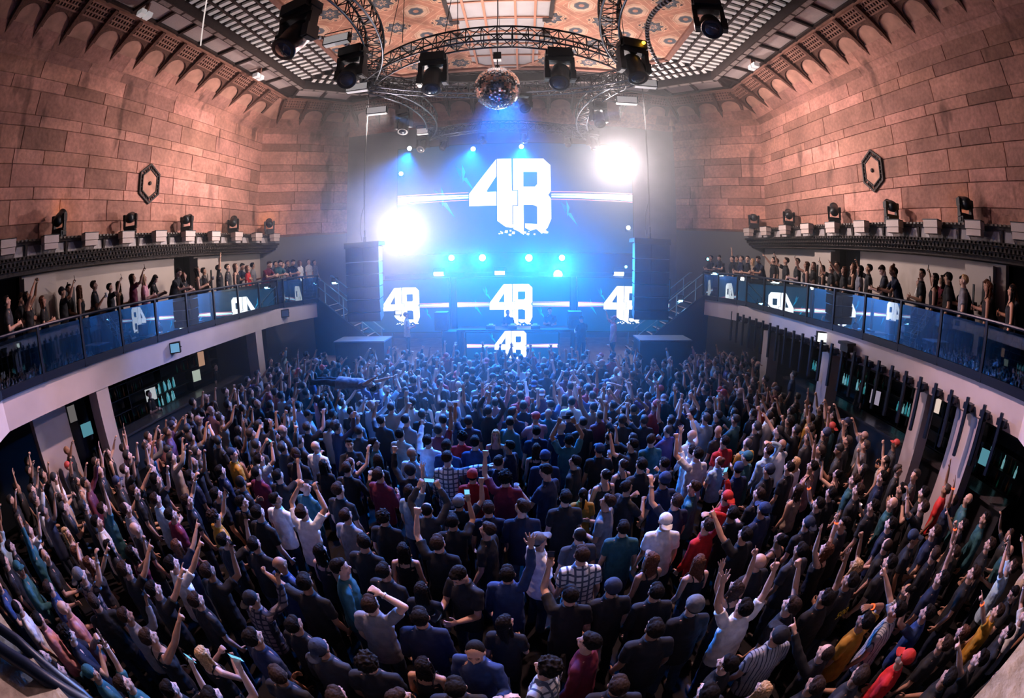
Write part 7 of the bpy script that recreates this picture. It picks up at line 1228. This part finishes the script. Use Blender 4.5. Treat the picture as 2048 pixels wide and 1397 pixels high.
# far crowd: one uncountable mass joined into one mesh (cheap bodies, one tint attribute)
def far_crowd():
    cache={}
    def arr(me):
        n=len(me.vertices); co=np.empty(n*3,np.float32); me.vertices.foreach_get('co',co); me.calc_loop_triangles(); t=np.empty(len(me.loop_triangles)*3,np.int32); me.loop_triangles.foreach_get('vertices',t)
        return co.reshape(-1,3),t.reshape(-1,3)
    def dec(me,ratio):
        o=bpy.data.objects.new('t',me); COL.objects.link(o); d=o.modifiers.new('d','DECIMATE'); d.ratio=ratio
        ev=o.evaluated_get(bpy.context.evaluated_depsgraph_get()); m=bpy.data.meshes.new_from_object(ev); bpy.data.objects.remove(o); r=arr(m); bpy.data.meshes.remove(m); return r
    def get(key):
        if key not in cache:
            k=key[0]
            me=get_body(key[1]) if k=='b' else get_top(key[1],key[2]) if k=='t' else get_hair(key[1]) if k=='h' else get_tr()
            cache[key]=dec(me,{'b':.045,'t':.05,'h':.10,'p':.025}[k])
        return cache[key]
    Vs=[];Ts=[];Cs=[];off=0
    def put(va,M,col):
        nonlocal off
        v,t=va; Mn=np.array(M,dtype=np.float32); w=v@Mn[:3,:3].T+Mn[:3,3]
        Vs.append(w);Ts.append(t+off);off+=len(w); c=np.ones((len(w),4),np.float32); c[:,:3]=col; Cs.append(c)
    for i,(x,y,s,yw,p,h,sl,co,hc) in enumerate(rows(FAR)):
        yaw=auto_yaw(x,y,.3) if yw=='' else math.radians(float(yw))
        if p=='i': p=random.choice('iijJrwFI')
        if p in'RL' and i%2: p={'R':'r','L':'w'}[p]
        fem=h in'lbn'; M=Matrix.Translation(V(x,y,0))@Matrix.Rotation(yaw,4,'Z')@Matrix.Diagonal(V(s*(.9 if fem else 1),s*.97,s,1))
        put(get(('b',p)),M,random.choice(SKINS)); j=random.uniform(.75,1.3); put(get(('t',p,sl)),M,tuple(min(1,c*j) for c in COLS[co][1])); put(get(('p',)),M,(.02,.03,.05))
        if h!='x':
            H=M@head_matrix(skeleton(POSES[p])['neck'],*POSES[p]['head']); put(get(('h',h)),H,random.choice([(.5,.06,.05),(.012,.012,.015),(.4,.25,.22),(.02,.03,.08)]) if h in'pqe' else HAIRC[hc or random.choice(['','','dk'])])
    Vv=np.concatenate(Vs);T=np.concatenate(Ts);Cc=np.concatenate(Cs)
    me=bpy.data.meshes.new('crowd'); me.vertices.add(len(Vv)); me.vertices.foreach_set('co',Vv.ravel()); me.loops.add(len(T)*3); me.loops.foreach_set('vertex_index',T.ravel()); me.polygons.add(len(T)); me.polygons.foreach_set('loop_start',np.arange(0,len(T)*3,3,dtype=np.int32)); me.polygons.foreach_set('loop_total',np.full(len(T),3,np.int32)); me.update(calc_edges=True)
    me.polygons.foreach_set('use_smooth',[True]*len(T))
    at=me.color_attributes.new('tint','FLOAT_COLOR','POINT'); at.data.foreach_set('color',Cc.ravel())
    m,nt,out=nodes('skin hair and cloth by tint'); b=N(nt,'ShaderNodeBsdfPrincipled'); a=N(nt,'ShaderNodeAttribute',attribute_name='tint'); nt.links.new(a.outputs['Color'],b.inputs['Base Color']); b.inputs['Roughness'].default_value=.7; nt.links.new(b.outputs[0],out.inputs[0]); me.materials.append(m)
    o=bpy.data.objects.new('crowd',me); COL.objects.link(o); tag(o,'dense mass of small dancing people in front of the stage, arms raised','crowd',kind='stuff'); return o
far_crowd()
# ------------------------------------------------------------------ labels for people and what they hold
def zone(p):
    x,y,z=p['x'],p['y'],p['z']
    if z>3:
        side='left' if x<0 else 'right'
        return 'on the %s balcony'%side
    if y<1.3: return 'just below the parapet'
    if x<-6.2: return 'by the left bar' if y>4.5 else 'under the near left balcony'
    if x>5.2: return 'by the right bar' if y>4.5 else 'under the near right balcony'
    row='front' if y<3 else 'middle' if y<5.2 else 'rear'
    if abs(x)<1.2: return {'front':'in the near centre of the floor','middle':'in the centre of the floor','rear':'in mid-floor towards the stage'}[row]
    sd='left' if x<0 else 'right'
    return {'front':'in the near %s part of the floor'%sd,'middle':'in the %s part of the floor'%sd,'rear':'in the %s part of the floor towards the stage'%sd}[row]
HCN={'':'dark','dk':'dark','br':'brown','bl':'blond'}
def base(p):
    h=HAIRW[p['hair']]; h=h%HCN[p['hc']] if '%s' in h else h
    return '%s %s, %s, %s'%(p['co'],GARM[p['sl']].replace('long-sleeved top','long-sleeved top'),h,POSEW[p['pose']])
from collections import defaultdict
gr=defaultdict(list)
for p in PEOPLE:
    if 'label' in p: continue
    zn=zone(p); h=HAIRW[p['hair']]; h=h%HCN[p['hc']] if '%s' in h else h
    g=GARM[p['sl']].replace('long-sleeved top','jumper')
    lab='person in %s %s, %s, %s'%(p['co'],g,POSEW[p['pose']],zn)
    p['zone']=zn; p['h']=h; p['lab']=lab; gr[(p['co'],p['sl'],p['pose'],zn)].append(p)
for k,ps in gr.items():
    if len(ps)==1: ps[0]['label']=ps[0]['lab']; continue
    sub=defaultdict(list)
    for p in ps: sub[p['h']].append(p)
    for h,qs in sub.items():
        g=GARM[qs[0]['sl']].replace('long-sleeved top','jumper')
        stem='%s %s, %s, %s'%(qs[0]['co'],g,h,POSEW[qs[0]['pose']])
        if len(qs)==1: qs[0]['label']='person in %s, %s'%(stem,qs[0]['zone'].replace('part of the floor towards the stage','rear floor').replace('part of the floor','floor')); continue
        qs.sort(key=lambda p:p['y']); n=len(qs)
        for i,p in enumerate(qs):
            o_='nearest' if i==0 else ('farthest' if i==n-1 else ordn(i)+' nearest')
            pw=POSEW[p['pose']]; g2={'sleeveless top':'tank top'}.get(g,g)
            zz=p['zone'].replace('under the','under').replace('part of the floor towards the stage','rear floor').replace('part of the floor','floor').replace('in mid-floor towards the stage','in mid-floor').replace('in the near centre of the floor','at the near centre').replace('in the centre of the floor','at the centre')
            zs=zz.replace('in the ','').replace('on the ','').replace('at the ','')
            for cand in ('person in %s %s, %s, %s, %s, %s of these'%(p['co'],g2,h,pw,zz,o_),'person in %s %s, %s, %s, %s, %s of these'%(p['co'],g2,h,pw,zs,o_),'person, %s %s, %s, %s, %s, %s'%(p['co'],g2,h,pw,zs,o_),'%s %s, %s, %s, %s, %s'%(p['co'],g2,h,pw,zs,o_)):
                p['label']=cand
                if len(cand.split())<=16: break
seen=set()
for p in PEOPLE:
    lab=' '.join(p['label'].split()); w=lab.split()
    if len(w)>16: lab=' '.join(x for x in w if x not in('the','in'))
    w=lab.split()
    if len(w)>16: print('LONG',len(w),lab)
    if lab in seen: print('DUP',lab)
    seen.add(lab)
    tag(p['o'],lab,'person',p['group'] if p['group'] not in('stage','staff','surfer') else None)
    if p['held']:
        kind,loc,rot=p['held']; i=len(seen)
        who='%s%s'%(p['co']+' '+GARM[p['sl']].replace('long-sleeved top','jumper'),' '+p.get('zone','by the stage'))
        if kind=='phone':
            o=bpy.data.objects.new('phone',PHM); COL.objects.link(o); fill_obj('display',PHSM[0 if i%3==0 else 1],o)
        else: o=bpy.data.objects.new('cup',CUPM); COL.objects.link(o)
        M=rot.to_4x4(); M.translation=loc; o.matrix_world=M
        p['item']=o; o['_w']=who
# unique labels for phones and cups
cnt=defaultdict(list)
for p in PEOPLE:
    if 'item' in p: cnt[(p['item'].name.split('.')[0],p['item']['_w'])].append(p)
for (k,who),ps in cnt.items():
    ps.sort(key=lambda p:p['y'])
    for i,p in enumerate(ps):
        who=who.replace('sleeveless top','tank top') if 0 else who; w='' if len(ps)==1 else (', nearest' if i==0 else ', '+ordn(i)+' nearest')
        tag(p['item'],('black phone' if k=='phone' else 'clear cup')+' held by person in '+who.replace('part of the floor towards the stage','rear floor').replace('part of the floor','floor').replace('towards the stage','stagewards')+w,k,'phones held up by the crowd' if k=='phone' else 'plastic cups in raised hands'); del p['item']['_w']
# ------------------------------------------------------------------ light
def area(name,loc,to,size,energy,col,spread=180,shape='DISK'):
    l=bpy.data.lights.new(name,'AREA'); l.shape=shape; l.size=size; l.energy=energy; l.color=col; l.spread=math.radians(spread)
    o=bpy.data.objects.new(name,l); COL.objects.link(o); o.location=loc; d=Vector(to)-Vector(loc); o.rotation_euler=d.to_track_quat('-Z','Y').to_euler(); return o
def spot(name,loc,to,energy,col,angle,blend=.5,rad=.1):
    l=bpy.data.lights.new(name,'SPOT'); l.energy=energy; l.color=col; l.spot_size=math.radians(angle); l.spot_blend=blend; l.shadow_soft_size=rad
    o=bpy.data.objects.new(name,l); COL.objects.link(o); o.location=loc; d=Vector(to)-Vector(loc); o.rotation_euler=d.to_track_quat('-Z','Y').to_euler(); return o
WARM=(1,.80,.74); BLUE=(.06,.22,1)
# the two blinders throw most of the light in the hall: a wide flood and a hot core aimed at the crowd
PINK=(1,.80,.78); CY=(.0,.23,1)
for nm,(x,y,z),t1,t2 in(('left',BLL,(-3.5,8,11.5),(-1.5,3.5,1.0)),('right',BLR,(2.5,8,12.5),(0,3.5,1.0))):
    spot('blinder flood '+nm,(x,y-.15,z),t1,2300,PINK,150,.4,.25)
    spot('blinder glare '+nm,(x,y-.2,z),(0,0,5.2),5200,(1,.88,.86),34,.9,.25)
    spot('blinder core '+nm,(x,y-.2,z-.05),t2,1200,(1,.74,.78),62,.6,.2)
# washes added to brighten the stone walls and the ceiling, no fixture behind them
area('wall fill left',(-4.4,13.6,9.9),(-12,13.2,8.4),.6,380,WARM,110)
area('wall fill right',(3.2,13.6,9.9),(10.8,13.2,8.4),.6,380,WARM,110)
for sx,tx in((-4.0,-5.6),(2.75,4.6)): spot('pink truss spot',(sx,7.6,9.7),(tx,1.6,1.4),4300,(1,.60,.58),80,.7,.15)  # pink fill added to light the near crowd, no fixture of its own
area('ceiling fill',(-.5,11.5,9.0),(-.5,10.5,12.7),1.0,170,WARM,150)  # upward light added for the ceiling and skylight
# blue stage wash onto the crowd
for i,(x,z,rd) in enumerate(ROW): spot('row lamp %d'%i,(x,18.7,z),(x*1.1,8.5,1.2),5500,CY,80,.8,.12)
spot('mid blinder',(1.49,18.5,4.05),(1,8,1.2),3800,(.02,.30,1),90,.8,.2)
for x in(-4.7,-2.0,0,): spot('rear truss lamp',(x,17.6,9.4),(x*.8-.3,9.0,1.2),9500,(.0,.21,1),55,.8,.12)
spot('blue truss wash',(-.5,12.6,9.9),(-.5,8.0,1.2),15000,(.0,.18,1),62,.8,.3)
spot('blue beam on the right balcony',(-4.0,12.6,9.4),(8.3,11.2,2.9),3800,(.0,.3,1),15,.5,.05)
spot('blue beam on the left balcony',(3.0,12.6,9.4),(-9.5,9.5,3.0),1500,(.05,.2,1),24,.6,.05)
# amber pencils from the ledge heads touching a few raised arms
for src,t in(((-11.1,5.73,6.95),(-3.2,1.35,1.6)),((-11.1,5.73,6.95),(-2.2,1.9,1.7)),((-11.1,5.73,6.95),(-1.0,2.15,1.6)),((2.6,9.3,9.5),(1.5,2.2,1.7)),((2.6,9.3,9.5),(.35,2.0,1.6)),((2.6,9.3,9.5),(4.3,4.2,1.7))):
    spot('amber pencil',src,t,900,(1,.42,.02),4.2,.3,.02)
# haze filling the stage end of the hall
b=MB(); b.box(L(11.0),Rr(11.0),8.0,20.4,.02,12.6)
m,nt,out=nodes('stage haze'); v=N(nt,'ShaderNodeVolumeScatter'); v.inputs['Color'].default_value=(.92,.95,1,1); v.inputs['Density'].default_value=.0115; v.inputs['Anisotropy'].default_value=.55
nt.links.new(v.outputs[0],out.inputs['Volume']); tag(b.obj('haze',m),'thin white haze hanging over the stage end','haze',kind='stuff')
w=bpy.data.worlds.new('world'); SC.world=w; w.use_nodes=True; w.node_tree.nodes['Background'].inputs[0].default_value=(.5,.42,.6,1); w.node_tree.nodes['Background'].inputs[1].default_value=.0
SC.view_settings.view_transform='Standard'; SC.view_settings.look='None'; SC.view_settings.gamma=1; SC.view_settings.exposure=0.0; SC.view_settings.use_curve_mapping=False
cy=SC.cycles
cy.max_bounces=5; cy.diffuse_bounces=1; cy.glossy_bounces=3; cy.transmission_bounces=4; cy.transparent_max_bounces=10; cy.volume_bounces=0
cy.use_denoising=True; cy.sample_clamp_indirect=6; cy.use_adaptive_sampling=True; cy.adaptive_threshold=.08; cy.adaptive_min_samples=8
cy.caustics_reflective=False; cy.caustics_refractive=False
